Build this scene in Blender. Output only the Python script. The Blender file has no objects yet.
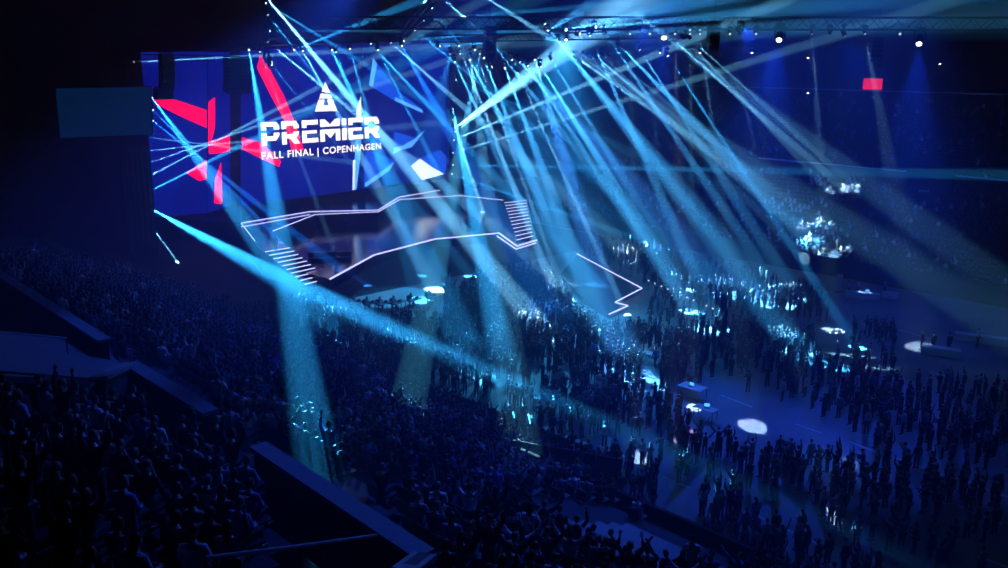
import bpy, bmesh, math, random
from mathutils import Vector, Matrix
random.seed(11)
S = bpy.context.scene
C = S.collection
PI = math.pi

# ------------------------------------------------------------------ camera
F, YH, ROLL, H = 850.0, 70.0, math.radians(1.0), 23.0
TH = math.atan((284 - YH) / F)
cd = bpy.data.cameras.new('camera')
cam = bpy.data.objects.new('camera', cd)
C.objects.link(cam)
cam.matrix_world = Matrix.Translation((0, 0, H)) @ Matrix.Rotation(PI / 2 - TH, 4, 'X') @ Matrix.Rotation(ROLL, 4, 'Z')
cd.sensor_width = 36
cd.lens = F * 36 / 1008
cd.clip_end = 600
S.camera = cam
def ray(u, v):
    x, y = u - 504, 284 - v
    c, s = math.cos(ROLL), math.sin(ROLL)
    xr, yr = c * x - s * y, s * x + c * y
    return Vector((xr / F, math.cos(TH) + yr / F * math.sin(TH), -math.sin(TH) + yr / F * math.cos(TH)))
EYE = Vector((0, 0, H))
def Pz(u, v, z=0.0):
    d = ray(u, v)
    return EYE + d * ((z - H) / d.z)
def Py(u, v, Y):
    d = ray(u, v)
    return EYE + d * (Y / d.y)
def proj(p):
    X, Y, Z = p[0], p[1], p[2] - H
    z = Y * math.cos(TH) - Z * math.sin(TH)
    y = Y * math.sin(TH) + Z * math.cos(TH)
    if z < 0.1: return (-9999, -9999, z)
    xr, yr = X / z * F, y / z * F
    c, s = math.cos(ROLL), math.sin(ROLL)
    return (504 + c * xr + s * yr, 284 - (-s * xr + c * yr), z)
# arena frame: A runs along the hall away from the stage, B across it from our stand to the far stand
A = Vector((0.717, -0.697, 0)); B = Vector((0.697, 0.717, 0))
UP = Vector((0, 0, 1))
def W(s, t, z=0.0): return A * s + B * t + UP * z
def st(p): return (p[0] * A.x + p[1] * A.y, p[0] * B.x + p[1] * B.y)
T0, ROW, RISE, Z0 = 36.2, 0.9, 0.40, 1.0          # our stand: front edge, tread, riser, front wall
K = RISE / ROW
T1, Z1, K1 = 97.5, 1.2, 0.44                       # far stand
def near_z(t): return Z0 + (T0 - t) * K
def Pn(u, v, h=0.0):                               # ray meets our stand's slope (raised by h), else the floor
    d = ray(u, v)
    k = (Z0 + h + T0 * K - H) / (d.z + (d.x * B.x + d.y * B.y) * K)
    p = EYE + d * k
    return p if k > 0 and st(p)[1] < T0 else Pz(u, v, h)
def inpoly(x, y, poly):
    r = False
    for i in range(len(poly)):
        x1, y1 = poly[i]; x2, y2 = poly[i - 1]
        if (y1 > y) != (y2 > y) and x < (x2 - x1) * (y - y1) / (y2 - y1) + x1: r = not r
    return r

# ------------------------------------------------------------------ materials
def lin(c): return tuple(((x / 255) / 12.92 if x / 255 <= 0.04045 else ((x / 255 + 0.055) / 1.055) ** 2.4) for x in c)
def mat(name, col, rough=0.7, metal=0.0, noise=0.25, scale=6.0, spec=0.3, coat=0.0):
    m = bpy.data.materials.new(name); m.use_nodes = True
    nt = m.node_tree; b = nt.nodes['Principled BSDF']
    tc = nt.nodes.new('ShaderNodeTexCoord'); n = nt.nodes.new('ShaderNodeTexNoise'); r = nt.nodes.new('ShaderNodeValToRGB')
    n.inputs['Scale'].default_value = scale; n.inputs['Detail'].default_value = 3
    r.color_ramp.elements[0].position = 0.3; r.color_ramp.elements[1].position = 0.7
    r.color_ramp.elements[0].color = (*[c * (1 - noise) for c in col], 1)
    r.color_ramp.elements[1].color = (*[min(1, c * (1 + noise)) for c in col], 1)
    nt.links.new(tc.outputs['Object'], n.inputs['Vector']); nt.links.new(n.outputs['Fac'], r.inputs['Fac'])
    nt.links.new(r.outputs['Color'], b.inputs['Base Color'])
    b.inputs['Roughness'].default_value = rough; b.inputs['Metallic'].default_value = metal
    b.inputs['Specular IOR Level'].default_value = spec
    return m
def emit(name, col, st_=1.0, sample=False):
    m = bpy.data.materials.new(name); m.use_nodes = True
    nt = m.node_tree; nt.nodes.clear()
    o = nt.nodes.new('ShaderNodeOutputMaterial'); e = nt.nodes.new('ShaderNodeEmission')
    e.inputs['Color'].default_value = (*col, 1); e.inputs['Strength'].default_value = st_
    nt.links.new(e.outputs[0], o.inputs['Surface'])
    m.cycles.emission_sampling = 'FRONT' if sample else 'NONE'
    return m
M = {}
M['floor'] = mat('arena_floor_blue_grey', (0.25, 0.26, 0.28), 0.55, noise=0.2, scale=0.35)
M['tape'] = mat('pale_floor_tape', (0.75, 0.75, 0.78), 0.6, noise=0.05)
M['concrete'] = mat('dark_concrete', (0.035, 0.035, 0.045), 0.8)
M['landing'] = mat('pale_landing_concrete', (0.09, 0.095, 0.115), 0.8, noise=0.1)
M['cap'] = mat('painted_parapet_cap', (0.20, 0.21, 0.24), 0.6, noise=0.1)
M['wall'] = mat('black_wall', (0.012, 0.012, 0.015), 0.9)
M['farseat'] = mat('far_terrace_grey', (0.03, 0.03, 0.04), 0.8)
M['rail'] = mat('balcony_rail_grey', (0.8, 0.8, 0.82), 0.5)
M['drape'] = mat('grey_green_drape', (0.10, 0.14, 0.13), 0.9)
M['black'] = mat('black_metal', (0.012, 0.012, 0.014), 0.5, 0.2, spec=0.4)
M['alu'] = mat('dark_truss_metal', (0.05, 0.052, 0.06), 0.45, 0.6)
M['plastic'] = mat('black_plastic', (0.015, 0.015, 0.018), 0.5)
M['deck'] = mat('glossy_black_stage_deck', (0.010, 0.011, 0.016), 0.16, noise=0.1, spec=0.6)
M['fascia'] = mat('black_stage_fascia', (0.010, 0.011, 0.018), 0.5)
M['sidescreen'] = emit('unlit_screen_added_glow', (0.0, 0.016, 0.075), 1.0)  # emission stands in for light on the unlit side screen
M['seat'] = mat('navy_seat_plastic', (0.03, 0.035, 0.05), 0.45)
M['white'] = mat('white_laminate', (0.75, 0.76, 0.78), 0.5, noise=0.03)
M['skin'] = mat('skin', (0.52, 0.36, 0.28), 0.5, noise=0.08)
M['skin2'] = mat('brown_skin', (0.22, 0.12, 0.08), 0.5, noise=0.08)
M['eye'] = mat('dark_eye', (0.02, 0.015, 0.015), 0.3)
M['hair_dark'] = mat('dark_hair', (0.018, 0.013, 0.010), 0.5, scale=40)
M['hair_fair'] = mat('fair_hair', (0.22, 0.14, 0.07), 0.5, scale=40)
CLOTH = {'black': (0.014, 0.014, 0.017), 'charcoal': (0.035, 0.035, 0.04), 'navy': (0.02, 0.03, 0.08), 'grey': (0.25, 0.25, 0.27),
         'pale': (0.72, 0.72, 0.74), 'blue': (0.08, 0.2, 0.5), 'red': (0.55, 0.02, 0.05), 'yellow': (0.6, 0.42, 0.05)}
for k, c in CLOTH.items(): M['c_' + k] = mat(k + '_cloth', c, 0.85, noise=0.15, scale=14)
M['jeans'] = mat('dark_denim', (0.025, 0.03, 0.05), 0.85, scale=20)
M['lens'] = emit('lit_lamp_lens', (0.45, 0.8, 1.0), 4.5)
M['lens_white'] = emit('lit_wash_lens', (0.80, 0.88, 1.0), 14.0)
M['lens_dim'] = emit('dim_lamp_lens', (0.45, 0.7, 1.0), 1.6)
M['led'] = emit('white_violet_led_strip', (0.36, 0.46, 1.0), 2.8)
M['led_dim'] = emit('dim_blue_led_strip', (0.12, 0.20, 0.9), 0.9)
M['led_off'] = emit('dim_monitor_blue', (0.02, 0.06, 0.5), 0.25)
M['letters'] = emit('white_screen_lettering', (0.85, 0.95, 1.0), 2.4)
M['red_g'] = emit('red_screen_graphic', (1.0, 0.001, 0.08), 2.2)
M['sign_red'] = emit('red_lit_panel', (1.0, 0.02, 0.09), 1.0)
M['crystal_a'] = emit('bright_crystal_graphic', (0.05, 0.30, 1.0), 2.8)
M['crystal_b'] = emit('deep_crystal_graphic', (0.006, 0.09, 0.95), 1.7)
M['crystal_w'] = emit('white_crystal_edge_graphic', (0.5, 0.75, 1.0), 2.6)
def screen_mat(name, c0, c1, strength):
    m = emit(name, c0, strength, True); nt = m.node_tree; e = [n for n in nt.nodes if n.type == 'EMISSION'][0]
    tc = nt.nodes.new('ShaderNodeTexCoord'); n = nt.nodes.new('ShaderNodeTexNoise'); n.inputs['Scale'].default_value = 0.09
    r = nt.nodes.new('ShaderNodeValToRGB'); r.color_ramp.elements[0].color = (*c0, 1); r.color_ramp.elements[1].color = (*c1, 1)
    r.color_ramp.elements[0].position = 0.35; r.color_ramp.elements[1].position = 0.65
    nt.links.new(tc.outputs['Object'], n.inputs['Vector']); nt.links.new(n.outputs['Fac'], r.inputs['Fac']); nt.links.new(r.outputs['Color'], e.inputs['Color'])
    return m
M['scr'] = screen_mat('blue_led_screen', (0.001, 0.006, 0.26), (0.002, 0.016, 0.42), 1.2)

# ------------------------------------------------------------------ mesh builder
class MB:
    def __init__(s): s.v, s.f, s.m = [], [], []
    def add(s, vs, fs, mi=0):
        o = len(s.v); s.v += [tuple(x) for x in vs]; s.f += [tuple(o + i for i in f) for f in fs]; s.m += [mi] * len(fs); return s
    def box(s, c, size, ax=None, mi=0):
        ax = ax or (Vector((1, 0, 0)), Vector((0, 1, 0)), UP); c = Vector(c)
        vs = [c + ax[0] * (size[0] / 2 * i) + ax[1] * (size[1] / 2 * j) + ax[2] * (size[2] / 2 * k) for i in (-1, 1) for j in (-1, 1) for k in (-1, 1)]
        return s.add(vs, [(0, 1, 3, 2), (4, 6, 7, 5), (0, 4, 5, 1), (2, 3, 7, 6), (0, 2, 6, 4), (1, 5, 7, 3)], mi)
    def bar(s, p, q, w, h=None, mi=0, up=UP):            # box from p to q
        p, q = Vector(p), Vector(q); d = (q - p); L = d.length; d = d / L
        x = d.cross(up)
        if x.length < 1e-4: x = d.cross(Vector((1, 0, 0)))
        x.normalize(); z = x.cross(d)
        return s.box((p + q) / 2, (w, L, h or w), (x, d, z), mi)
    def tube(s, pts, rad, n=6, mi=0, cap=True):
        pts = [Vector(p) for p in pts]; rad = rad if isinstance(rad, (list, tuple)) else [rad] * len(pts)
        o = len(s.v); px = None
        for i, p in enumerate(pts):
            d = (pts[min(i + 1, len(pts) - 1)] - pts[max(i - 1, 0)]).normalized()
            if px is None:
                px = d.cross(Vector((0.31, 0.17, 0.93)))
                if px.length < 1e-3: px = d.cross(Vector((1, 0, 0)))
            px = (px - d * px.dot(d)).normalized(); py = d.cross(px)
            for k in range(n):
                a = 2 * PI * k / n; s.v.append(tuple(p + (px * math.cos(a) + py * math.sin(a)) * rad[i]))
        for i in range(len(pts) - 1):
            for k in range(n):
                a, b = o + i * n + k, o + i * n + (k + 1) % n
                s.f.append((a, b, b + n, a + n)); s.m.append(mi)
        if cap:
            s.f.append(tuple(o + k for k in reversed(range(n)))); s.m.append(mi)
            e = o + (len(pts) - 1) * n; s.f.append(tuple(e + k for k in range(n))); s.m.append(mi)
        return s
    def ell(s, c, r, nu=8, nv=6, mi=0, keep=None):
        c = Vector(c); vs, fs = [], []
        for j in range(nv + 1):
            ph = PI * j / nv
            for i in range(nu):
                a = 2 * PI * i / nu
                vs.append(c + Vector((r[0] * math.sin(ph) * math.cos(a), r[1] * math.sin(ph) * math.sin(a), r[2] * math.cos(ph))))
        for j in range(nv):
            for i in range(nu):
                f = (j * nu + i, j * nu + (i + 1) % nu, (j + 1) * nu + (i + 1) % nu, (j + 1) * nu + i)
                if j == 0: f = (f[0], f[2], f[3])
                elif j == nv - 1: f = (f[0], f[1], f[2])
                if keep is None or keep(sum((vs[k] for k in f), Vector()) / len(f)): fs.append(f[::-1])
        used = sorted({k for f in fs for k in f}); ren = {k: i for i, k in enumerate(used)}
        return s.add([vs[k] for k in used], [tuple(ren[k] for k in f) for f in fs], mi)
    def prism(s, poly, ext, mi=0):                       # 3-D polygon pushed along ext
        poly = [Vector(p) for p in poly]; n = len(poly); ext = Vector(ext)
        vs = poly + [p + ext for p in poly]
        return s.add(vs, [tuple(range(n - 1, -1, -1)), tuple(range(n, 2 * n))] + [(i, (i + 1) % n, n + (i + 1) % n, n + i) for i in range(n)], mi)
    def merge(s, o, mtx=None, mo=0):
        b = len(s.v); s.v += [tuple(mtx @ Vector(v)) for v in o.v] if mtx else o.v
        s.f += [tuple(b + i for i in f) for f in o.f]; s.m += [m + mo for m in o.m]; return s
    def mesh(s, name, mats, smooth=False):
        me = bpy.data.meshes.new(name); me.from_pydata(s.v, [], s.f)
        for m in mats: me.materials.append(m)
        me.polygons.foreach_set('material_index', s.m)
        if smooth: me.polygons.foreach_set('use_smooth', [True] * len(s.f))
        me.update(); return me
    def build(s, name, mats, parent=None, smooth=False, loc=None):
        mats = mats if isinstance(mats, (list, tuple)) else [mats]
        bm = bmesh.new(); me = s.mesh(name, mats, smooth); bm.from_mesh(me); bmesh.ops.recalc_face_normals(bm, faces=bm.faces); bm.to_mesh(me); bm.free()
        return link(name, me, parent, loc)
def link(name, me, parent=None, loc=None):
    o = bpy.data.objects.new(name, me); C.objects.link(o)
    if parent: o.parent = parent
    if loc is not None: o.location = loc
    return o
def tag(o, label=None, cat=None, group=None, kind=None):
    for k, v in (('label', label), ('category', cat), ('group', group), ('kind', kind)):
        if v: o[k] = v
    return o
def empty(name, loc=(0, 0, 0), rz=0.0):
    o = bpy.data.objects.new(name, None); C.objects.link(o); o.location = loc; o.rotation_euler = (0, 0, rz); o.empty_display_size = 0.2; return o
def dup(root, loc, rz):
    r = root.copy(); C.objects.link(r); r.location = loc; r.rotation_euler = (0, 0, rz)
    for ch in root.children:
        c = ch.copy(); C.objects.link(c); c.parent = r
        for g in ch.children:
            d = g.copy(); C.objects.link(d); d.parent = c
    return r
ORD = 'first second third fourth fifth sixth seventh eighth ninth tenth eleventh twelfth thirteenth fourteenth fifteenth sixteenth seventeenth eighteenth nineteenth twentieth'.split()
def ordw(i):
    if i < 20: return ORD[i]
    n = i + 1; return f"{n}{'th' if 10 < n % 100 < 20 else {1: 'st', 2: 'nd', 3: 'rd'}.get(n % 10, 'th')}"

# ------------------------------------------------------------------ setting
def struct(o, label=None): tag(o, label, None, None, 'structure'); return o
SL, SR, TN, TF, ZC = -128.0, 45.0, -14.0, 156.0, 40.0
ax = (A, B, UP)
def abox(mb, s0, s1, t0, t1, z0, z1, mi=0): return mb.box(W((s0 + s1) / 2, (t0 + t1) / 2, (z0 + z1) / 2), (s1 - s0, t1 - t0, z1 - z0), ax, mi)
struct(abox(MB(), SL, SR, TN, TF, -0.6, 0).build('floor', M['floor']), 'flat blue lit arena floor')
struct(abox(MB(), SL, SR, TN, TF, ZC, ZC + 0.5).build('ceiling', M['wall']), 'black arena roof')
struct(abox(MB(), SL - 0.6, SL, TN, TF, -0.6, ZC + 0.5).build('wall_stage_end', M['wall']), 'black end wall behind the stage')
struct(abox(MB(), SR, SR + 0.6, TN, TF, -0.6, ZC + 0.5).build('wall_rear_end', M['wall']), 'black end wall opposite the stage')
struct(abox(MB(), SL, SR, TN - 0.6, TN, -0.6, ZC + 0.5).build('wall_near', M['wall']), 'black wall behind the near stand')
struct(abox(MB(), SL, SR, TF, TF + 0.6, -0.6, ZC + 0.5).build('wall_far', M['wall']), 'black wall behind the far stand')

# our stand with its stairway pits
PITS = [[(-30, 268), (95, 346), (62, 346), (-30, 334)], [(-30, 330), (70, 336), (105, 344), (128, 364), (97, 382), (-30, 376)],
        [(97, 380), (130, 366), (214, 418), (206, 428), (150, 408)], [(250, 446), (428, 560), (400, 590), (240, 590), (262, 520)]]
PITS_P = [[(255, 436), (436, 552), (420, 572), (246, 470)], [(128, 356), (222, 410), (214, 424), (120, 386)]]
def in_pit(p): 
    u, v, z = proj(p); return any(inpoly(u, v, q) for q in PITS)
SN0, SN1 = -84.0, 30.0
def cut_out(s, t): return s > -26 and t > 27.3     # the stand stops short here and leaves open floor
nrow = int((T0 + 12) / ROW)
mb = MB()
def tread(mb, s0, s1, i):
    t = T0 - i * ROW; z = Z0 + i * RISE
    abox(mb, s0, s1, t - ROW, t, z - 0.9, z)
for i in range(nrow):
    s = SN0; run = None
    while s <= SN1 + 0.01:
        p = W(s + 0.5, T0 - (i + 0.5) * ROW, Z0 + i * RISE + 0.5)
        ok = s < SN1 and not in_pit(p) and not cut_out(s + .5, T0 - (i + .5) * ROW)
        if ok and run is None: run = s
        if not ok and run is not None: tread(mb, run, s, i); run = None
        s += 1.0
struct(mb.build('near_stand_terrace', M['concrete']), 'dark stepped terrace of the near stand')
mb = MB()   # concrete underside seen in the pits
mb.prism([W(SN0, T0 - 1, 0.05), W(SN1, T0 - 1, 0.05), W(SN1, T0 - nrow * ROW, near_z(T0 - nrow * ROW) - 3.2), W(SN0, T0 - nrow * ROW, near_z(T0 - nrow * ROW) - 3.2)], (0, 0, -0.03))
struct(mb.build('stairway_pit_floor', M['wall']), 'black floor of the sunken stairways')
PAR = []
def par_dist(x):
    r = 9.0
    for p, q in PAR:
        d = (q - p).to_2d(); f = max(0, min(1, (x - p).to_2d().dot(d) / d.length_squared)); r = min(r, ((x - p).to_2d() - d * f).length)
    return r
def parapet(px, hh=1.0, th=0.3, name='parapet', lab=''):
    pts = [Pn(u, v, hh) for u, v in px]
    root = None; w = MB(); c = MB()
    for p, q in zip(pts, pts[1:]):
        m = (p + q) / 2; PAR.append((p, q))
        w.bar(p - UP * (hh / 2 + .5), q - UP * (hh / 2 + .5), th * .8, hh + 1.0)
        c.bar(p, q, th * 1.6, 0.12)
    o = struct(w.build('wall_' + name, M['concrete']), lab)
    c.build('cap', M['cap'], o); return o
for i in range(13, 20):
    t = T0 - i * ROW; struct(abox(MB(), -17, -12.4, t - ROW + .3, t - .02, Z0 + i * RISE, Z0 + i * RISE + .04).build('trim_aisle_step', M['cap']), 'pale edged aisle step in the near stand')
parapet([(-20, 262), (105, 341)], name='upper_stairway', lab='dark parapet with blue lit cap beside the far stairway')
parapet([(98, 379), (130, 364), (211, 413)], name='middle_stairway', lab='angled parapet with blue lit cap below the landing')
parapet([(258, 446), (425, 556), (404, 572)], name='lower_stairway', lab='long parapet with blue lit cap over the lower stairway')
# landing between the stairways
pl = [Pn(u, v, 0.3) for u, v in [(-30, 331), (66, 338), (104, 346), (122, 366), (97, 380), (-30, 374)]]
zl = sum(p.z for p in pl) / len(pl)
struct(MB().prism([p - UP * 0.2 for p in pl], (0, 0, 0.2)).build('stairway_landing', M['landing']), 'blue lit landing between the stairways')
def railing(px, h, name, label, cat='railing'):
    pts = [Pn(u, v, h) for u, v in px]; r = empty(name, pts[0] - UP * h)
    inv = -r.location
    mb = MB()
    for p, q in zip(pts, pts[1:]): mb.tube([p + inv, q + inv], 0.035, 6)
    mb.build('handrail', M['cap'], r)
    for p, q in zip(pts, pts[1:]):
        n = max(1, int((q - p).length / 2.2))
        for i in range(n + 1):
            a = p + (q - p) * (i / n); MB().tube([a + inv, a + inv - UP * (h + .3)], 0.025, 6).build('post', M['alu'], r)
    tag(r, label, cat); return r
railing([(-10, 331), (66, 338)], 0.9, 'handrail', 'thin metal rail along the far edge of the blue landing')
railing([(-10, 371), (98, 379)], 0.9, 'handrail', 'thin metal rail along the near edge of the blue landing')
railing([(205, 558), (300, 546), (386, 534)], 0.9, 'handrail', 'thin rail across the dark lower stairway pit')

# far stand: two tiers, rails, stairway mouths
FS0, FS1 = -86.0, 40.0
TR = 116.0
mb = MB()
nf1 = int((TR - T1) / 0.95)
for i in range(nf1): abox(mb, FS0, FS1, T1 + i * .95, T1 + (i + 1) * .95, 0, Z1 + i * .95 * K1)
ZT2 = Z1 + nf1 * .95 * K1 + 1.3
nf2 = 27
for i in range(nf2): abox(mb, FS0 - 20, FS1, TR + i * .95, TR + (i + 1) * .95, ZT2 - 3, ZT2 + i * .95 * 0.36)
struct(mb.build('far_stand_terrace', M['farseat']), 'blue hazed two tier far stand')
ZT3 = ZT2 + nf2 * .95 * .36
def rail_wall(s0, s1, t, z0, z1, name, lab):
    o = struct(abox(MB(), s0, s1, t - .15, t + .15, z0, z1).build(name, M['farseat']), lab)
    abox(MB(), s0, s1, t - .22, t + .22, z1, z1 + .16).build('cap', M['rail'], o)
g1 = st(Pz(912, 184, ZT2 + .8))[0]
rail_wall(st(Pz(775, 166, ZT2 + .5))[0] - 6, -40, TR - .2, ZT2 - 2, ZT2 + .6, 'wall_far_tier_front', 'upper tier front wall with pale cap')
rail_wall(-34, FS1, TR - .2, ZT2 - 2, ZT2 + .6, 'wall_far_tier_front_near_mouth', 'upper tier front wall on our side of the stairway mouth')
rail_wall(FS0 - 20, FS1, TR + nf2 * .95 + .2, ZT3 - 1, ZT3 + 1.0, 'wall_far_top', 'top gallery wall with pale cap line')
# stairway mouth in the far stand
o = empty('stairway_mouth', W(-37, TR - .5, ZT2 - 2.2)); o.rotation_euler = (0, 0, math.atan2(A.y, A.x))
MB().box((0, 1.4, 1.5), (5.2, 0.2, 3.4)).build('back_wall', M['wall'], o)
for x in (-2.7, 2.7): MB().box((x, .7, 1.4), (.3, 1.8, 3.2)).build('side_wall', M['farseat'], o)
for k in range(6): MB().box((-.6, .3 + k * .18, .2 + k * .3), (1.3, .2, .3)).build('step', M['rail'], o)
tag(o, 'dark stairway mouth with pale lit steps in the far stand', 'stairway')
# front wall of the far stand
struct(abox(MB(), FS0, FS1, T1 - .25, T1 - .02, 0, Z1 + 1.0).build('wall_far_front', M['wall']), 'black front wall of the far stand')
struct(abox(MB(), SN0, -26, T0 + .02, T0 + .2, 0, Z0 + .75).build('wall_near_front', M['wall']), 'black front wall of the near stand')
struct(abox(MB(), -26, SN1, 27.3, 27.5, 0, near_z(27.3) + .6).build('wall_near_front_set_back', M['wall']), 'black set back front wall of the near stand')
mb = MB(); mb.prism([W(-26, 27.3, 0), W(-26, T0, 0), W(-26, T0, Z0 + .9), W(-26, 27.3, near_z(27.3) + .9)], A * .2)
struct(mb.build('wall_near_side', M['wall']), 'black side wall where the near stand stops')
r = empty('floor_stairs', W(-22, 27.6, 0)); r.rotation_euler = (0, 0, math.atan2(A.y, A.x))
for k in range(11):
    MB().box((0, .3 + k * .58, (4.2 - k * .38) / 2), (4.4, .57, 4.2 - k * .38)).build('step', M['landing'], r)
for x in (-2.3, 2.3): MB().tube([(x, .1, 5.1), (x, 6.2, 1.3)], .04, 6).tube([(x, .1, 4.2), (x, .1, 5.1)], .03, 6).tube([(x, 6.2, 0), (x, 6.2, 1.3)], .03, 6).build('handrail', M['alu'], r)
tag(r, 'broad blue lit stairs from the near stand down to the floor', 'stairs')

# floor tape lines
LINES = [((795, 424), (821, 433)), ((847, 441), (876, 452)), ((955, 478), (1008, 497)), ((916, 465), (943, 475)), ((894, 457), (912, 464)), ((805, 490), (820, 497)), ((836, 479), (851, 486)),
         ((781, 527), (832, 550)), ((752, 513), (766, 520)), ((958, 506), (1002, 524)), ((883, 520), (900, 528)), ((853, 559), (870, 567)), ((978, 556), (1010, 568)), ((720, 395), (752, 407)), ((664, 477), (690, 488)), ((600, 446), (626, 457)), ((893, 328), (930, 339)), ((880, 375), (905, 380)), ((930, 372), (945, 376))]
for (p, q) in LINES:
    a, b = Pz(*p, 0.006), Pz(*q, 0.006)
    struct(MB().bar(a, b, 0.22, 0.012).build('trim_floor_line', M['tape']), 'pale straight tape line on the arena floor')

struct(abox(MB(), -127, -70, T0 + 1, T1 - 1, 0, .008).build('floor_added_dark_sheet', M['wall']), 'added black sheet keeping the floor around the stage dark')  # sheet added to darken the floor that catches red screen light
# ------------------------------------------------------------------ stage
DZ, LZ = 3.0, 1.2
def P3(px, z): return [Pz(u, v, z) for u, v in px]
upper_front = P3([(241, 223), (262, 251), (287, 247), (273, 231), (315, 214), (378, 211), (400, 199), (460, 195), (503, 200), (526, 198)], DZ)
back = [W(-118, 104, DZ), W(-118, 46, DZ)]
lower_front = P3([(296, 270), (330, 279), (374, 255), (435, 239), (499, 233), (517, 246), (537, 240)], LZ)
stage = empty('stage', Pz(380, 230, 0)); off = -stage.location
def loc3(ps): return [p + off for p in ps]
MB().prism([p - UP * 0.25 for p in loc3(upper_front + back)], (0, 0, .25)).build('upper_deck', M['deck'], stage)
MB().prism([p - UP * DZ for p in loc3(upper_front + back)], (0, 0, DZ - .25)).build('upper_fascia', M['fascia'], stage)
lb = [W(-96, 97, LZ), W(-100, 84, LZ), W(-98, 70, LZ), W(-95, 56, LZ)]
MB().prism([p - UP * 0.15 for p in loc3(lower_front + lb)], (0, 0, .15)).build('lower_deck', M['deck'], stage)
MB().prism([p - UP * LZ for p in loc3(lower_front + lb)], (0, 0, LZ - .15)).build('lower_fascia', M['fascia'], stage)
def led(ps, name='led_strip', r=0.09, m='led', parent=None, o=None):
    ps = [Vector(p) for p in ps]; mbx = MB()
    for p, q in zip(ps, ps[1:]): mbx.bar(p, q, r, r)
    return mbx.build(name, M[m], parent)
led(loc3(P3([(241, 223), (310, 211.5), (378, 210), (399, 197), (440, 190)], DZ + .05)), parent=stage)
led(loc3(P3([(241, 227), (310, 214.5)], DZ + .03)), r=.08, parent=stage)
led(loc3(P3([(273, 231), (315, 214.5), (378, 211.8), (400, 199.5), (460, 195.5), (503, 200)], DZ + .04)), parent=stage)
led(loc3(P3([(241, 223), (255, 241)], DZ + .04)), r=.07, m='led', parent=stage)
led(loc3(P3([(330, 279), (374, 255), (435, 239), (499, 233), (517, 246), (537, 240)], LZ + .05)), r=.14, parent=stage)
led(loc3(P3([(497, 236), (516, 249), (536, 243)], LZ - .05)), r=.12, parent=stage)
# riser below the screens
rp = P3([(241, 222), (310, 211), (378, 209.5), (398, 196.5), (440, 189.5)], DZ)
# stairs with a led on each tread
def stairs(tl, tr, bl, br, z0, z1, n, label, zb=0.0):
    a, b, c, d = Pz(*tl, z0), Pz(*tr, z0), Pz(*bl, z1), Pz(*br, z1)
    r = empty('stage_stairs', Vector(((c + d) / 2).to_tuple())); r.location.z = 0; o = -r.location
    for i in range(n):
        f0, f1 = i / n, (i + 1) / n
        p, q = a.lerp(c, f0), b.lerp(d, f0); p2, q2 = a.lerp(c, f1), b.lerp(d, f1)
        z = z0 + (z1 - z0) * f0
        poly = [Vector((x.x, x.y, zb)) for x in (p, q, q2, p2)]
        stp = MB().prism([x + o for x in poly], (0, 0, max(z - zb, .05))).build('step', M['fascia'], r)
        e0, e1 = Vector((p2.x, p2.y, z + .02)) + o, Vector((q2.x, q2.y, z + .02)) + o
        MB().bar(e0, e1, .10, .08).build('led_strip', M['led'], stp)
    tag(r, label, 'stairs'); return r
stairs((261, 251), (286, 247), (305, 287), (328, 281), DZ, .25, 10, 'stage stairs with white lit treads at the near end of the stage')
stairs((503.5, 201), (526, 198.5), (517, 241), (533, 237), DZ, LZ + .2, 12, 'stage stairs with violet lit treads at the far end of the stage', LZ + .01)
tag(stage, 'black angular stage edged with white light strips below the screens', 'stage')

# screens ---------------------------------------------------------------
class Plane:
    def __init__(s, p, q): s.p = Vector(p); d = (Vector(q) - s.p); d.z = 0; s.d = d.normalized(); s.n = s.d.cross(UP)   # n towards the hall
    def at(s, u, v, e=0.0):
        d = ray(u, v); k = (s.p + s.n * e - EYE).dot(s.n) / d.dot(s.n); return EYE + d * k
c0 = Py(241, 206, 117); dirv = Vector((0.62, 0.785, 0)).normalized()
PC = Plane(c0, c0 + dirv)
wing_end = PC.at(240, 206)
PW = Plane(wing_end, wing_end + Vector((0.85, 0.53, 0)))
def screen(name, pl, px, label, graphics, riser=True):
    base = pl.at(*px[3]); r = empty(name, base); o = -r.location
    front = [pl.at(*p) for p in px]
    MB().prism([p + o - pl.n * .02 for p in front], -pl.n * .02).build('display_face', M['scr'], r)
    MB().prism([p + o - pl.n * .05 for p in front], -pl.n * .35).build('cabinet', M['black'], r)
    for g in graphics:
        nm, mt, poly = g[:3]; e = g[3] if len(g) > 3 else .02
        MB().prism([pl.at(*p, e) + o for p in poly], pl.n * .01).build(nm, M[mt], r)
    tag(r, label, 'screen'); return r
RED = 'red_graphic'
screen('led_screen', PW, [(141, 52), (207.3, 51.5), (207.3, 213), (156, 217)], 'deep blue led screen with a slanting red band left of centre', [
    (RED, 'red_g', [(153, 87), (158, 96), (170, 98), (206.5, 110), (206.5, 128), (180, 116), (156, 104)]),
    (RED, 'red_g', [(186, 173), (206.5, 160), (206.5, 179), (199, 181)])])
screen('led_screen', PW, [(208, 51.5), (230, 52.5), (230, 206), (208, 213)], 'narrow blue led screen with red blocks beside the black gap', [
    (RED, 'red_g', [(208.4, 102), (215, 97), (215, 126), (213, 136), (210, 146), (208.4, 146)]),
    (RED, 'red_g', [(208.4, 143), (230, 135), (230, 151), (222, 153), (209, 154)], .04),
    (RED, 'red_g', [(221, 162), (222.5, 202), (220, 204), (214, 203), (215, 179)])])
ctr = screen('led_screen', PC, [(241, 51), (361.5, 44), (361.5, 189.5), (241, 206)], 'wide centre led screen with white event lettering and red bars', [
    (RED, 'red_g', [(260, 55), (268, 66), (284, 96), (294, 120), (304, 150), (292, 152), (284, 120), (270, 94), (257, 68)]),
    (RED, 'red_g', [(242, 137), (262, 143), (281, 161), (279, 167), (262, 159), (242, 149)])])
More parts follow.
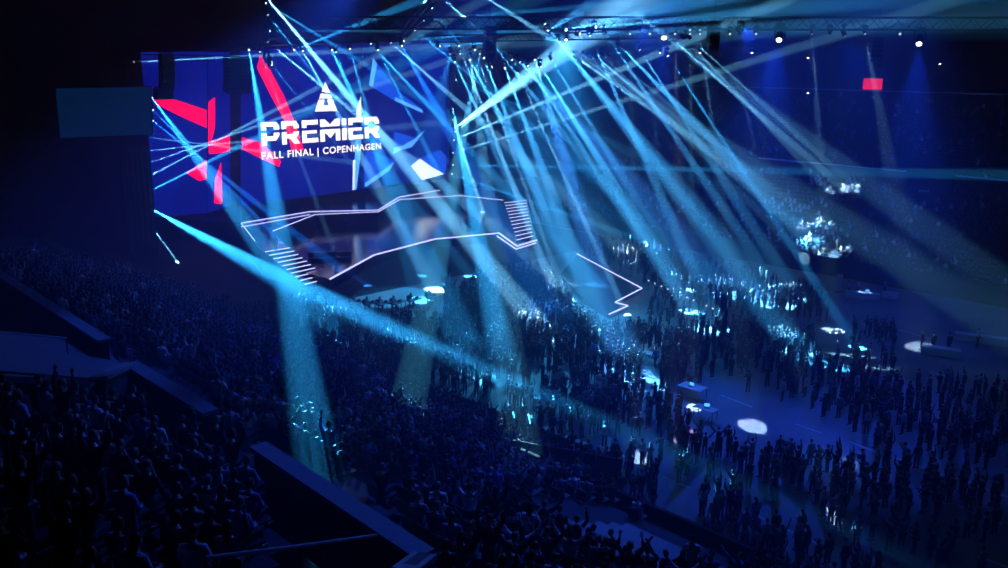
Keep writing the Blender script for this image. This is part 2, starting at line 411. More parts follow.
screen('led_screen', PC, [(362.5, 44), (450, 40), (450, 176), (362.5, 189.3)], 'right led screen showing pale blue crystal facets', [
    ('crystal_graphic', 'crystal_b', [(373, 58), (369, 85), (395, 101), (423, 113), (422, 109), (397, 91), (384, 72)]),
    ('crystal_graphic', 'crystal_a', [(373, 58), (369, 85), (373, 87), (377, 64)], .04),
    ('crystal_graphic', 'crystal_a', [(395, 97), (395, 101), (423, 113), (422, 109.5)], .04),
    ('crystal_graphic', 'crystal_b', [(394, 131), (394, 151), (410, 147), (424, 131), (414, 138)]),
    ('crystal_graphic', 'crystal_a', [(394, 148), (394, 152), (412, 147), (425, 130), (410, 143)], .04),
    ('crystal_graphic', 'crystal_a', [(393, 151), (393, 154.5), (417, 141), (420, 136)], .05),
    ('crystal_graphic', 'crystal_b', [(365, 187), (391, 168), (394, 160), (366, 150), (364, 160)]),
    ('crystal_graphic', 'crystal_a', [(365, 183), (365, 187.5), (389, 171), (395, 161), (385, 169)], .04),
    ('crystal_graphic', 'crystal_w', [(411, 166), (420, 158.5), (432, 167), (444, 174), (422, 180)], .04),
    ('crystal_graphic', 'crystal_b', [(420, 158.5), (440, 150), (449, 160), (444, 174), (432, 167)], .03)])
def spikes():
    o = -ctr.location
    for poly, mt in (([(361, 96), (357, 107), (356.5, 117), (361, 117)], 'crystal_w'), ([(356, 139), (352.5, 190), (356.5, 189.5), (361, 150), (361, 139)], 'crystal_a'), ([(353, 160), (352.5, 190), (355, 189.8), (355.5, 160)], 'crystal_w')):
        MB().prism([PC.at(*p, .03) + o for p in poly], PC.n * .01).build('crystal_graphic', M[mt], ctr)
spikes()
# lettering, drawn on the screen plane: x along dirv, y up
def glyphs():
    sl0, sl1 = 0.54, 0.665
    def two(outer_top, outer_bot): return [outer_top, outer_bot]
    g = {}
    top = lambda pts: [(x, y) for x, y in pts]
    g['P'] = [[(0, sl1), (.26, sl1), (.26, .83), (.26, .83), (.26, 1), (0, 1)], [(.26, .80), (.62, .80), (.66, .76), (.66, sl1), (.95, sl1), (.95, .80), (.80, 1), (.26, 1)],
              [(0, 0), (.26, 0), (.26, sl0), (0, sl0)], [(.26, .20), (.74, .20), (.95, .42), (.95, sl0), (.66, sl0), (.62, .40), (.26, .40)]]
    g['R'] = [[(0, sl1), (.26, sl1), (.26, 1), (0, 1)], [(.26, .80), (.62, .80), (.66, .76), (.66, sl1), (.95, sl1), (.95, .80), (.80, 1), (.26, 1)],
              [(0, 0), (.26, 0), (.26, sl0), (0, sl0)], [(.26, .26), (.40, .26), (.68, 0), (1, 0), (.78, .28), (.95, .44), (.95, sl0), (.66, sl0), (.60, .44), (.26, .44)]]
    g['E'] = [[(0, sl1), (.26, sl1), (.26, 1), (0, 1)], [(.26, .79), (.92, .79), (.92, 1), (.26, 1)], [(0, 0), (.26, 0), (.26, sl0), (0, sl0)],
              [(.26, .40), (.84, .40), (.84, sl0), (.26, sl0)], [(.26, 0), (.92, 0), (.92, .20), (.26, .20)]]
    g['M'] = [[(.02, sl1), (1.18, sl1), (1.18, 1), (.92, 1), (.60, .76), (.28, 1), (.02, 1)], [(0, 0), (.27, 0), (.27, sl0), (0, sl0)], [(.93, 0), (1.2, 0), (1.2, sl0), (.93, sl0)],
              [(.27, .42), (.60, .14), (.93, .42), (.93, sl0), (.27, sl0)]]
    g['i'] = [[(0, 0), (.28, 0), (.28, sl0), (0, sl0)], [(0, sl1 + .02), (.28, sl1 + .02), (.28, 1), (0, 1)]]
    return g
G = glyphs()
p0, p1 = PC.at(262, 146.3, .06), PC.at(380, 137.3, .06)
L = (p1 - p0).dot(dirv); hgt = 0.5 * ((PC.at(262, 122.3, .06) - p0).z + (PC.at(380, 116.6, .06) - p1).z)
word = 'PREMiER'; wid = {'P': .95, 'R': 1.0, 'E': .92, 'M': 1.2, 'i': .28}; gap = .12
tot = sum(wid[c] for c in word) + gap * (len(word) - 1); k = L / tot
x = 0.0
for ch in word:
    mb = MB()
    for poly in G[ch]:
        mb.prism([p0 + dirv * ((x + px) * k) + UP * (py * hgt + (p1.z - p0.z) * (x + px) / tot) - ctr.location for px, py in poly], PC.n * .02)
    mb.build('letter', M['letters'], ctr); x += wid[ch] + gap
# emblem above the word
e0 = PC.at(315, 111.5, .06); ew = (PC.at(337, 110, .06) - e0).dot(dirv); eh = (PC.at(326, 82, .06) - PC.at(326, 111, .06)).z
EMB = [[(.5, 1.0), (.70, .66), (.60, .62), (.36, .74)], [(.33, .70), (.62, .55), (.74, .60), (.80, .48), (.18, .48), (.14, .36)], [(.10, .34), (.38, .34), (.47, .30), (.38, .10), (.62, .10), (.53, .30), (.62, .34), (.88, .34), (1, 0), (0, 0)]]
EMB = [[(.5, 1.0), (.70, .63), (.33, .68)], [(.30, .62), (.74, .56), (.80, .44), (.20, .44)], [(.18, .40), (.44, .40), (.38, .20), (.62, .20), (.56, .40), (.82, .40), (1, 0), (0, 0)]]
def emblem(parent, org, xd, w, h, n, m):
    mb = MB()
    for poly in EMB: mb.prism([org + xd * (a * w) + UP * (b * h) for a, b in poly], n * .02)
    return mb.build('emblem', M[m], parent)
emblem(ctr, e0 - ctr.location, dirv, ew, eh, PC.n, 'letters')
# second line of text
def text_line(txt, a, b, h, parent, m, n):
    cu = bpy.data.curves.new('caption_lettering', 'FONT'); cu.body = txt; cu.size = 1; cu.extrude = .004; cu.offset = .018; cu.space_character = 1.12
    o = bpy.data.objects.new('caption', cu); C.objects.link(o)
    me = bpy.data.meshes.new_from_object(o.evaluated_get(bpy.context.evaluated_depsgraph_get())); bpy.data.objects.remove(o)
    xs = [v.co.x for v in me.vertices]; ys = [v.co.y for v in me.vertices]; x0, x1, y0, y1 = min(xs), max(xs), min(ys), max(ys)
    d = b - a
    for v in me.vertices:
        fx, fy = (v.co.x - x0) / (x1 - x0), (v.co.y - y0) / (y1 - y0)
        v.co = a + d * fx + UP * (fy * h) + n * (v.co.z + .01) - parent.location
    me.materials.clear(); me.materials.append(M[m]); return link('caption_lettering', me, parent)
q0, q1 = PC.at(262, 162, .06), PC.at(381, 151, .06)
text_line('FALL FINAL | COPENHAGEN', q0, q1, (PC.at(320, 149, .06) - PC.at(320, 158, .06)).z, ctr, 'letters', PC.n)
# risers below the screens, black gap column
for pl_, a, b, nm in ((PC, (241, 206.3), (450, 176.3), 'trim_screen_plinth'), (PW, (156, 217.3), (230, 206.3), 'trim_wing_plinth')):
    p, q = pl_.at(*a), pl_.at(*b); p.z = q.z = 0
    zt = min(pl_.at(*a).z, pl_.at(*b).z) - .02
    struct(MB().prism([p, q, q - pl_.n * .5, p - pl_.n * .5], (0, 0, zt)).build(nm, M['fascia']), 'black plinth under the led screens')
struct(MB().prism([PW.at(u, v, -.08) for u, v in ((231, 50), (240, 49.5), (240.3, 206.5), (231, 207.5))], -PW.n * .3).build('pillar_between_screens', M['black']), 'black gap column between the screens')
# side projection screen, unlit, its cloth given a dim blue glow
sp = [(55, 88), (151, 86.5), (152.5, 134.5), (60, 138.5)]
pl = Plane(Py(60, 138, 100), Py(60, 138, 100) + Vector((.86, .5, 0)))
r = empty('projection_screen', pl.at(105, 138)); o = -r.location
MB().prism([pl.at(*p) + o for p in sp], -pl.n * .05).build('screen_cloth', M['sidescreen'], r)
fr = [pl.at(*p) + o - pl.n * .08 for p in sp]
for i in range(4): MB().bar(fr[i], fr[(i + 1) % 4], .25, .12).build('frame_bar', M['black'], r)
tag(r, 'unlit projection screen with added dim blue glow hanging left of the led screens', 'screen')

# ------------------------------------------------------------------ trusses, lamps
def truss(p, q, w, label, n=None, name='lighting_truss'):
    p, q = Vector(p), Vector(q); r = empty(name, p); d = q - p; L = d.length; dn = d / L
    x = dn.cross(UP)
    x = x.normalized() if x.length > .01 else A.copy()
    y = x.cross(dn)
    cs = [(x * i + y * j) * w / 2 for i, j in ((-1, -1), (1, -1), (1, 1), (-1, 1))]
    for c in cs: MB().tube([c, d + c], .05 * w + .03, 6).build('chord', M['alu'], r)
    n = n or max(3, int(L / w)); mb = MB()
    for k in range(4):
        a, b = cs[k], cs[(k + 1) % 4]
        for i in range(n):
            f0, f1 = dn * (L * i / n), dn * (L * (i + 1) / n)
            mb.tube([a + f0, b + f1] if i % 2 else [b + f0, a + f1], .03 * w + .01, 4, cap=False)
    mb.build('lattice', M['alu'], r)
    tag(r, label, 'truss'); return r
truss(Py(330, 23, 82), Py(1060, 24, 80), 1.05, 'long dark lattice truss across the hall above the floor')
truss(Py(238, 43, 106.5), Py(402, 38, 106), .8, 'dark truss along the top of the centre screen')
truss(Py(404, 35, 100.5), Py(452, -22, 74), .7, 'dark sloping truss rising from the screens to the roof')
truss(Py(433, 39, 98), Py(690, 34, 88), .7, 'dark truss below the long truss at the hall centre')
truss(Py(266.5, -14, 105), Py(266.5, 68, 105), .5, 'upright dark truss post carrying lamps beside the emblem', name='truss_post')
pb = Py(143, 206, 107)
truss(Vector((pb.x, pb.y, 0)), Vector((pb.x, pb.y, 23.5)), .7, 'upright truss tower carrying lamps left of the screens', name='truss_tower')
pb2 = Py(449.5, 150, 148)
truss(Vector((pb2.x, pb2.y, DZ + .02)), Vector((pb2.x, pb2.y, 24)), .7, 'upright truss tower carrying lamps right of the crystal screen', name='truss_tower')
tp = Py(132, 62, 105)
truss(tp + Vector((-2, 0, .6)), tp + Vector((9, 3, .6)), .6, 'short dark truss above the dim projection screen')

LM = {}
def lamp_meshes():
    LM['base'] = MB().box((0, 0, -.09), (.42, .34, .18)).box((0, 0, .05), (.08, .08, .12)).mesh('base', [M['plastic']])
    y = MB()
    for s in (-1, 1): y.box((s * .24, 0, -.42), (.06, .14, .52))
    y.box((0, 0, -.2), (.54, .16, .06)); LM['yoke'] = y.mesh('yoke', [M['plastic']])
    h = MB(); h.tube([(0, 0, .30), (0, 0, .26), (0, 0, .05), (0, 0, -.22), (0, 0, -.30)], [.09, .15, .19, .17, .18], 12)
    LM['head'] = h.mesh('head', [M['plastic']], True)
    for k in ('lens', 'lens_white', 'lens_dim'):
        LM[k] = MB().tube([(0, 0, -.29), (0, 0, -.315)], .12, 14).mesh('lens', [M[k]])
lamp_meshes()
LG = {}
KB = 1.0
def lamp(src, dst, label_grp, lens='lens', scale=1.0):
    src, dst = Vector(src), Vector(dst); d = (dst - src).normalized()
    r = empty('stage_lamp', src - d * .31 * scale + UP * .58 * scale, math.atan2(d.x, -d.y) ); r.scale = (scale,) * 3
    link('base', LM['base'], r); link('yoke', LM['yoke'], r)
    h = link('head', LM['head'], r, (0, 0, -.58))
    q = d.to_track_quat('-Z', 'Y'); h.rotation_mode = 'QUATERNION'; h.rotation_quaternion = Matrix.Rotation(-r.rotation_euler.z, 4, 'Z').to_quaternion() @ q
    link('lens', LM[lens], h)
    tag(r, 'x', 'lamp', label_grp); LG.setdefault(label_grp, []).append((r, src)); return r
BLUE = (.015, .22, 1.0); CYAN = (.035, .42, .95); ICE = (.22, .62, 1.0); DEEP = (.01, .06, 1.0); WHITE = (.36, .70, 1.0)
def spot(src, dst, ang, power, col, blend=.5, rad=.06):
    l = bpy.data.lights.new('lamp_light', 'SPOT'); l.energy = power; l.color = col; l.spot_size = max(ang, .0035); l.spot_blend = blend; l.shadow_soft_size = rad
    o = bpy.data.objects.new('lamp_light', l); C.objects.link(o); o.location = src
    o.rotation_euler = (Vector(dst) - Vector(src)).to_track_quat('-Z', 'Y').to_euler(); return o
BK = 1.75e4
def beam(grp, a, b, w, Lb, col=CYAN, lens='lens', blend=.6):
    """a = (u, v, depth) of the lamp; b = (u, v) where it lands on floor or stand, or (u, v, depth); w = beam width there in pixels; Lb = brightness"""
    s = Py(*a); d = Py(*b) if len(b) == 3 else Pn(*b)
    r = (d - s).length; ang = 2 * math.atan(w / F * abs(d.y) / 2 / r)
    dn = (d - s).normalized()
    if grp in (CT, MT) and w > 20: w *= .8; ang *= .8; col = tuple(x * .75 + y * .25 for x, y in zip(col, ICE))
    Lb *= (2.2 if w < 10 else 1.0) * (1.75 if grp in (CT, MT) else 2.8 if grp == LT and w < 20 else 1.7 if grp in (RT, PT, TT, SL2) and w < 12 else 1.0)
    lamp(s, d, grp, lens)
    spot(s + dn * .04, d, ang, BK * Lb * (r * .35) / ang, col, blend)
LT, ST, PT, TT, SL2, CT, MT, RT = ('lamps on the tower left of the screens', 'lamps over the dim projection screen', 'lamps on the upright post by the emblem', 'lamps along the truss over the centre screen',
    'lamps on the sloping truss', 'lamps on the truss at the hall centre', 'lamps on the long truss', 'lamps on the tower right of the crystal screen')
BEAMS = [
 (CT, (455, 62, 97), (565, 300), 30, .7, CYAN), (CT, (484, 58, 95), (590, 330), 34, .7, CYAN), (CT, (528, 66, 94), (690, 312), 26, .8, CYAN), (CT, (552, 60, 92), (690, 290), 26, .7, CYAN), (MT, (590, 36, 82), (720, 330), 28, .8, CYAN), (MT, (606, 34, 82), (775, 285), 22, .8, CYAN), (CT, (640, 50, 90), (800, 300), 26, .6, CYAN), (TT, (350, 49, 105), (420, 300), 26, .6, CYAN), (RT, (455, 132, 146), (560, 52, 105), 10, .9, ICE), (CT, (475, 50, 96), (530, 200, 88), 5, .6, ICE), (CT, (512, 60, 94), (575, 200, 86), 5, .7, ICE),
 (LT, (147, 207, 106), (548, 430), 90, 6, CYAN), (LT, (149, 223, 106), (186, 276, 97), 5, 1.5, ICE), (LT, (146.5, 193, 106), (360, 85, 120), 13, 1.1, CYAN),
 (LT, (146, 178, 106), (260, 118, 118), 4, .9, ICE), (LT, (146, 164, 106), (280, 118, 118), 4, .8, ICE), (LT, (145, 151, 106), (260, 140, 118), 3.5, .7, ICE),
 (LT, (152, 98, 106), (335, 345), 46, 1.2, CYAN), (LT, (153, 110, 106), (240, 200, 100), 5, .6, BLUE), (LT, (153, 121, 106), (225, 178, 100), 5, .5, BLUE),
 (ST, (134, 62, 104), (262, 55.5, 108), 4, 2.2, ICE), (LT, (145, 137, 106), (235, 148, 112), 3, .5, ICE),
 (PT, (249, 50, 105), (322, 485), 56, .65, CYAN), (PT, (262, -8, 100), (548, 336), 30, 3.2, ICE), (PT, (266, 3, 105), (520, 160, 95), 16, .9, CYAN),
 (PT, (268, 15, 105), (365, 140, 100), 6, .6, CYAN), (PT, (268, 42, 105), (400, 150, 98), 9, 1.0, ICE), (TT, (303, 51, 105), (355, 145, 98), 8, .9, ICE),
 (TT, (294, 50, 105), (445, -10, 82), 13, .8, CYAN), (PT, (270, 31, 105), (380, 31, 102), 3.5, .35, CYAN), (PT, (260, 52, 105), (297, 150, 102), 4, .6, ICE),
 (PT, (272, 63, 105), (330, 102, 102), 4, .6, ICE), (PT, (272, 64, 105), (345, 122, 101), 4, .6, ICE), (PT, (272, 65, 105), (318, 122, 101), 3, .4, CYAN), (PT, (272, 62, 105), (520, 48, 98), 7, .6, CYAN),
 (TT, (336, 52, 105), (368, 135, 101), 4, .5, CYAN), (TT, (378, 50, 105), (437, 170, 98), 7, .6, CYAN), (TT, (371, 44, 105), (470, 150, 98), 9, .8, CYAN),
 (TT, (391, 43, 105), (640, 262), 26, 1.3, ICE), (SL2, (415, 30, 97), (610, 190, 80), 14, .9, CYAN), (SL2, (424, 20, 92), (520, 12, 88), 4, .5, CYAN), (SL2, (404, 41, 100), (500, 32, 96), 5, .6, CYAN),
 (CT, (440, 46, 97), (560, 38, 92), 5, .6, CYAN), (SL2, (441, -3, 82), (492, 42, 80), 6, 1.0, ICE), (CT, (459, 46, 97), (515, 190, 90), 7, .9, ICE), (SL2, (432, 8, 87), (460, 45, 85), 4, .4, CYAN),
 (CT, (495, 47, 95), (660, 255), 24, 1.0, CYAN), (MT, (474, -10, 78), (545, 35, 76), 7, .9, ICE), (CT, (492, 67, 95), (680, 44, 88), 6, .6, CYAN), (RT, (456, 80, 146), (500, 98, 140), 3, .5, CYAN),
 (RT, (455, 128, 146), (600, 24, 96), 34, 2.6, ICE), (RT, (453, 109, 146), (512, 405), 46, 1.1, CYAN), (RT, (453, 120, 146), (490, 235, 130), 8, .9, ICE), (RT, (454, 140, 146), (610, 74, 120), 7, .8, ICE),
 (RT, (453, 153, 146), (600, 108, 125), 5, .6, ICE), (RT, (453, 165, 146), (620, 168, 120), 4, .5, CYAN), (RT, (452, 174, 146), (540, 205, 128), 4, .5, CYAN),
 (CT, (505, 68, 94), (610, 350), 40, .7, CYAN), (CT, (541, 67, 93), (705, 330), 36, 1.1, CYAN), (MT, (545, 24, 80), (800, 352), 44, .75, CYAN), (CT, (560, 42, 91), (775, 305), 46, .9, CYAN),
 (CT, (620, 46, 90), (830, 262), 36, 1.0, CYAN), (CT, (668, 56, 88), (750, 182, 80), 6, .6, CYAN), (MT, (673, 40, 81), (842, 187, 113), 12, .8, ICE), (MT, (684, 38, 81), (826, 187, 113), 9, .16, ICE), (MT, (690, 38, 81), (856, 188, 113), 9, .16, ICE), (CT, (604, 56, 90), (788, 241, 99.5), 12, .25, ICE), (CT, (610, 56, 90), (833, 238, 99.5), 12, .25, ICE), (CT, (586, 58, 91), (780, 210, 106), 11, .25, ICE), (CT, (592, 58, 91), (818, 216, 106), 11, .25, ICE), (MT, (609, -6, 80), (655, 28, 78), 5, .8, ICE),  # weak narrow ICE lamps are added to spread light over far crowd
 (CT, (520, 62, 93), (735, 296), 62, .8, BLUE), (CT, (598, 58, 90), (812, 240, 99.5), 18, .6, ICE), (CT, (577, 58, 91), (800, 213, 106), 20, .6, ICE), (CT, (470, 60, 96), (640, 380), 60, .5, CYAN),
 (TT, (332, 50, 105), (478, 372), 50, .8, CYAN), (CT, (535, 60, 93), (628, 372), 64, .5, BLUE), (TT, (402, 46, 104), (560, 330), 50, .8, BLUE),
 (MT, (566, 30, 80), (790, -20, 50), 40, .35, CYAN), (MT, (596, 27, 80), (960, -6, 50), 40, .3, CYAN), (MT, (580, 34, 81), (900, 22, 60), 30, .25, CYAN), (MT, (548, 30, 81), (640, -25, 60), 40, .4, CYAN),
]
for bm_ in BEAMS: beam(*bm_)
# deep blue wash lamps with a white lens turned to us
WK = 0.028
def wash(u, v, Y, b, ang, power, col=DEEP, lens='lens_white', sc=1.9):
    s, d = Py(u, v, Y), Pn(*b); lamp(s, d, MT, lens, sc); spot(s + (d - s).normalized() * .1, d, math.radians(ang), power * WK, col, .8, .25)
wash(664, 38, 80, (650, 400), 30, 6.0e5); wash(779, 40, 80, (700, 440), 34, 1.4e6); wash(919, 44, 80, (895, 420), 26, 1.8e6)
wash(714, 30, 80, (880, 480), 60, 4.0e5, lens='lens_dim', sc=1.2); wash(845, 36, 80, (960, 330), 70, 4.0e5, lens='lens_dim', sc=1.2)
for (s_, t_, z_, pw) in ((-64, 48, 32, 4.0e4), (-46, 48, 32, 3.0e4), (-30, 46, 32, 3.0e4), (-16, 42, 32, 2.2e4), (-34, 28, 30, 1.7e4), (-20, 28, 30, 1.6e4)):  # unseen blue fill lamps added to brighten the near stand crowd
    a_ = W(s_, t_, z_); b_ = W(s_ + 4, 21, 6) if t_ > 31 else W(s_ + 4, 9, 13); lamp(a_, b_, 'lamps added out of view above the near stand', 'lens_dim', 1.4); spot(a_ + (b_ - a_).normalized() * .1, b_, math.radians(44 if t_ > 31 else 34), pw, (.02, .09, 1.0), .7, .2)
# far stand gets blue too
def wash_far(u, v, Y, b, ang, power): 
    s, d = Py(u, v, Y), Py(*b); lamp(s, d, MT, 'lens_dim', 1.2); spot(s + (d - s).normalized() * .1, d, math.radians(ang), power * WK, DEEP, .8, .25)
for (u, v, Y, u2, v2, ang, pw, col) in ((566, 40, 92, 540, 330, 60, 7e4, CYAN), (545, 36, 90, 700, 200, 60, 2.2e4, CYAN), (590, 34, 88, 480, 240, 70, 1.2e4, BLUE)):  # wide lamps added to make the haze glow at the top centre
    a_, b_ = Py(u, v, Y), Pn(u2, v2); lamp(a_, b_, CT, 'lens_white', 1.1); spot(a_ + (b_ - a_).normalized() * .1, b_, math.radians(ang), pw, col, .9, .2)
wash_far(742, 30, 80, (900, 150, 130), 70, 1.6e6); wash_far(640, 30, 80, (720, 160, 140), 60, 1.0e6)
# white key lamps for the pools of light on floor and crowd; b = pool centre, w = pool width px
def key(u, v, Y, b, w, power, col=WHITE, far=None):
    s = Py(u, v, Y); d = b if isinstance(b, Vector) else Pn(*b); r = (d - s).length
    lamp(s, d, MT, 'lens_dim', .9); spot(s + (d - s).normalized() * .05, d, 2 * math.atan(w / F * abs(d.y) / 2 / r), power * KK, col, .12, .05)
KK = 4.5
TT_ = Pz(694, 394, .76)
KEYS = [((700, 34, 80), (753, 426), 30, 6e4), ((650, 34, 80), (677, 503), 24, 6e4), ((865, 34, 80), (925, 348), 40, 2.6e4), ((812, 34, 80), (833, 330), 24, 5e4), ((830, 34, 80), (866, 298), 15, 1.6e4),
        ((756, 34, 80), (850, 463), 16, 3e4), ((690, 34, 80), TT_ , 16, 9e4), ((630, 34, 80), (640, 456), 26, 6e4), ((730, 34, 80), (831, 515), 26, 6e4),
        ((675, 34, 80), (684, 436), 34, 3e4, (.7, .45, .75)), 
        ((900, 34, 80), (924, 214, 99), 16, .8e4, (1, .6, .7)), ((480, 54, 97), (405, 418), 44, 7.5e5, (.12, .58, .85)), ((470, 54, 97), (523, 462), 50, 4e5, (.2, .66, 1)), ((450, 54, 97), (392, 296), 80, 2.0e4, CYAN), ((740, 34, 80), (795, 285), 16, 3e4), ((460, 54, 97), (340, 485), 70, 8e3), ((700, 30, 80), (650, 345), 30, 2e4), ((690, 30, 80), (835, 470), 90, 6e3, BLUE)]
for kx in KEYS: key(kx[0][0], kx[0][1], kx[0][2], kx[1], kx[2], kx[3], *(kx[4:5]))
for (u, v) in ((700, 53), (752, 53), (808, 58), (940, 64), (808, 93), (660, 53)):
    s = Py(u, v, 108); lamp(s, s + Vector((-.1, -.5, -1)), 'small bare lamps under the far roof', 'lens_white', .9)
for g, rows in LG.items():
    vert = 'upright' in g or 'tower' in g
    rows.sort(key=lambda x: -x[1].z if vert else proj(x[1])[0])
    where = g.replace('lamps ', '')
    for i, (r, s) in enumerate(rows):
        r['label'] = f"moving head lamp {where}, {ordw(i)} " + ('from the top' if vert else 'from the stage end')

# ------------------------------------------------------------------ loudspeakers
def line_array(u, v, Y, n, w, h, dep, yaw, label):
    top = Py(u, v, Y); r = empty('line_array_loudspeaker', top, yaw)
    MB().box((0, 0, .12), (w * .9, dep, .14)).tube([(0, 0, .1), (0, 0, 3.0)], .03, 6).build('rigging_frame', M['black'], r)
    ang = 0; y = 0.0; z = 0.0
    for i in range(n):
        c = Vector((0, y, z - h / 2)); a = math.radians(2.2 * i)
        axs = (Vector((1, 0, 0)), Vector((0, math.cos(a), math.sin(a))), Vector((0, -math.sin(a), math.cos(a))))
        cb = MB().box(c, (w, dep, h * .93), axs).build('cabinet', M['plastic'], r)
        MB().box(c - axs[1] * (dep / 2 + .01), (w * .94, .03, h * .84), axs).build('grille', M['black'], cb)
        y += math.sin(a) * h * .9; z -= h * math.cos(a)
    tag(r, label, 'loudspeaker')
line_array(166, 54, 98, 9, 1.5, .42, .9, .9, 'black hanging line array loudspeaker in front of the blue wing screen')
line_array(163, 88, 99, 3, 1.9, .42, 1.0, .9, 'short black loudspeaker stack below the hanging array by the projection screen')
line_array(237, 58, 102, 9, 3.1, .44, 1.1, .9, 'broad black loudspeaker cluster hanging over the gap between screens')
line_array(490, 28, 84, 7, 1.1, .36, .8, .4, 'black hanging line array loudspeaker in front of the bright haze')
line_array(714, 27, 79, 6, .95, .33, .8, .2, 'black hanging line array loudspeaker under the long truss')
line_array(877, 40, 84, 6, 1.1, .4, .8, 0, 'black hanging line array loudspeaker above the red lit panel')

# ------------------------------------------------------------------ small lit things
def lit_panel(u0, v0, u1, v1, Y, label):
    a, b, c = Py(u0, v0, Y), Py(u1, v0, Y), Py(u0, v1, Y); m = Py((u0 + u1) / 2, v1, Y); r = empty('lit_panel', m); o = -m
    d = (b - a); d.z = 0; d.normalize(); w = (b - a).length; h = a.z - c.z; x = Vector((d.x, d.y, 0)); n = Vector((0, 1, 0))
    MB().box(Vector((0, .1, h / 2)), (w, .2, h)).build('housing', M['black'], r)
    MB().box(Vector((0, -.02, h / 2)), (w * .96, .03, h * .94)).build('display_face', M['sign_red'], r)
    tag(r, label, 'screen')
lit_panel(862, 78, 882, 90, 122, 'small glowing red screen high over the far stand')
r = empty('emblem_sign', Py(974, 281, 96)); MB().box((0, .08, .5), (1.1, .1, 1.2)).build('backing', M['black'], r)
emblem(r, Vector((-.45, -.0, 0)), Vector((1, 0, 0)), .95, 1.05, Vector((0, -1, 0)), 'sign_red'); tag(r, 'small red triangular emblem sign on the far stand wall', 'sign')

# low platform with zigzag light strip
pp = P3([(577, 254), (642, 288.5), (615, 302.5), (628, 306), (609, 314.5), (585, 300), (560, 275)], .45)
r = empty('low_platform', Vector((pp[0].x, pp[0].y, 0))); o = -r.location
MB().prism([p - UP * .45 + o for p in pp], (0, 0, .45)).build('platform_deck', M['deck'], r)
led([p + UP * .03 + o for p in pp[:5]], r=.09, parent=r)
tag(r, 'low floor platform with a zigzag white light strip along its edge', 'platform')
for i in range(11):
    f = i / 10; p = Pz(648 + 64 * f, 290 + 29 * f, 0)
    r = empty('barrier_post', p); MB().tube([(0, 0, 0), (0, 0, .04)], .18, 10).build('foot', M['black'], r); MB().tube([(0, 0, .04), (0, 0, 1.0)], .035, 6).build('post', M['black'], r)
    MB().ell((0, 0, 1.05), (.09, .09, .09), 8, 6).build('bulb', M['lens_dim'], r)
    tag(r, f'small lit barrier post, {ordw(i)} from the zigzag platform', 'barrier post', 'lit barrier posts beyond the zigzag platform')

def table(p, w, d, rz, label, cloth=False, name='table'):
    r = empty(name, p, rz)
    MB().box((0, 0, .735), (w, d, .04)).build('table_top', M['white'], r)
    for i in (-1, 1):
        for j in (-1, 1): MB().tube([(i * (w / 2 - .08), j * (d / 2 - .08), 0), (i * (w / 2 - .08), j * (d / 2 - .08), .72)], .03, 6).build('leg', M['black'], r)
    if cloth: MB().box((0, -d / 2 + .02, .42), (w, .03, .6)).build('front_panel', M['white'], r)
    tag(r, label, 'table'); return r
rzA = math.atan2(A.y, A.x)
table(Pz(862, 299, 0), 3.4, .9, rzA + .35, 'long white table lit by a spotlight near the far stand', True)
table(Pz(890, 299, 0), 1.6, .9, rzA + .35, 'shorter white table at the end of the long white table', True)
table(Pz(992, 345, 0), 6.0, 1.0, rzA + .3, 'long white counter at the edge of the blue floor', True)
table(Pz(940, 356, 0), 3.0, 1.0, rzA + .3, 'white table with people standing at it beside the oval light', True)
table(Pz(692, 396, 0), 1.9, 1.2, rzA, 'bright white table with equipment on the open floor', True)
table(Pz(650, 350 + 12, 0), 1.4, .8, rzA, 'plain table beside the walking person in blue')
table(Pz(705, 418, 0), 1.6, .8, rzA, 'low lit table behind the bright white table')
table(Pz(573, 452, 0), 1.6, .8, rzA, 'table at the foot of the near stand')
def laptop(p, rz, label):
    r = empty('laptop', p, rz); MB().box((0, 0, .012), (.4, .28, .024)).build('keyboard_base', M['plastic'], r)
    l = MB().box((0, .15, .15), (.4, .02, .26)).build('screen_lid', M['plastic'], r); MB().box((0, .138, .15), (.37, .006, .23)).build('display_face', M['crystal_a'], l); tag(r, label, 'laptop')
laptop(Pz(690, 396, 0) + UP * .757, rzA, 'open laptop on the bright white table')
laptop(Pz(866, 299, 0) + UP * .757, rzA, 'open laptop on the long white table')
laptop(Pz(706, 418, 0) + UP * .757, rzA + .5, 'open laptop on the low lit table')
def banner(u, v, h, w, label):
    r = empty('roll_up_banner', Pz(u, v, 0), .3); MB().box((0, 0, .05), (w + .1, .25, .1)).build('base', M['black'], r); MB().box((0, 0, .1 + h / 2), (w, .02, h)).build('panel', M['white'], r); MB().tube([(0, .06, .1), (0, .06, h + .1)], .02, 6).build('pole', M['alu'], r); tag(r, label, 'banner')
banner(838, 292, 1.9, .8, 'white upright banner beside the long white table'); banner(972, 338, 1.8, .7, 'white upright banner beside the white counter')

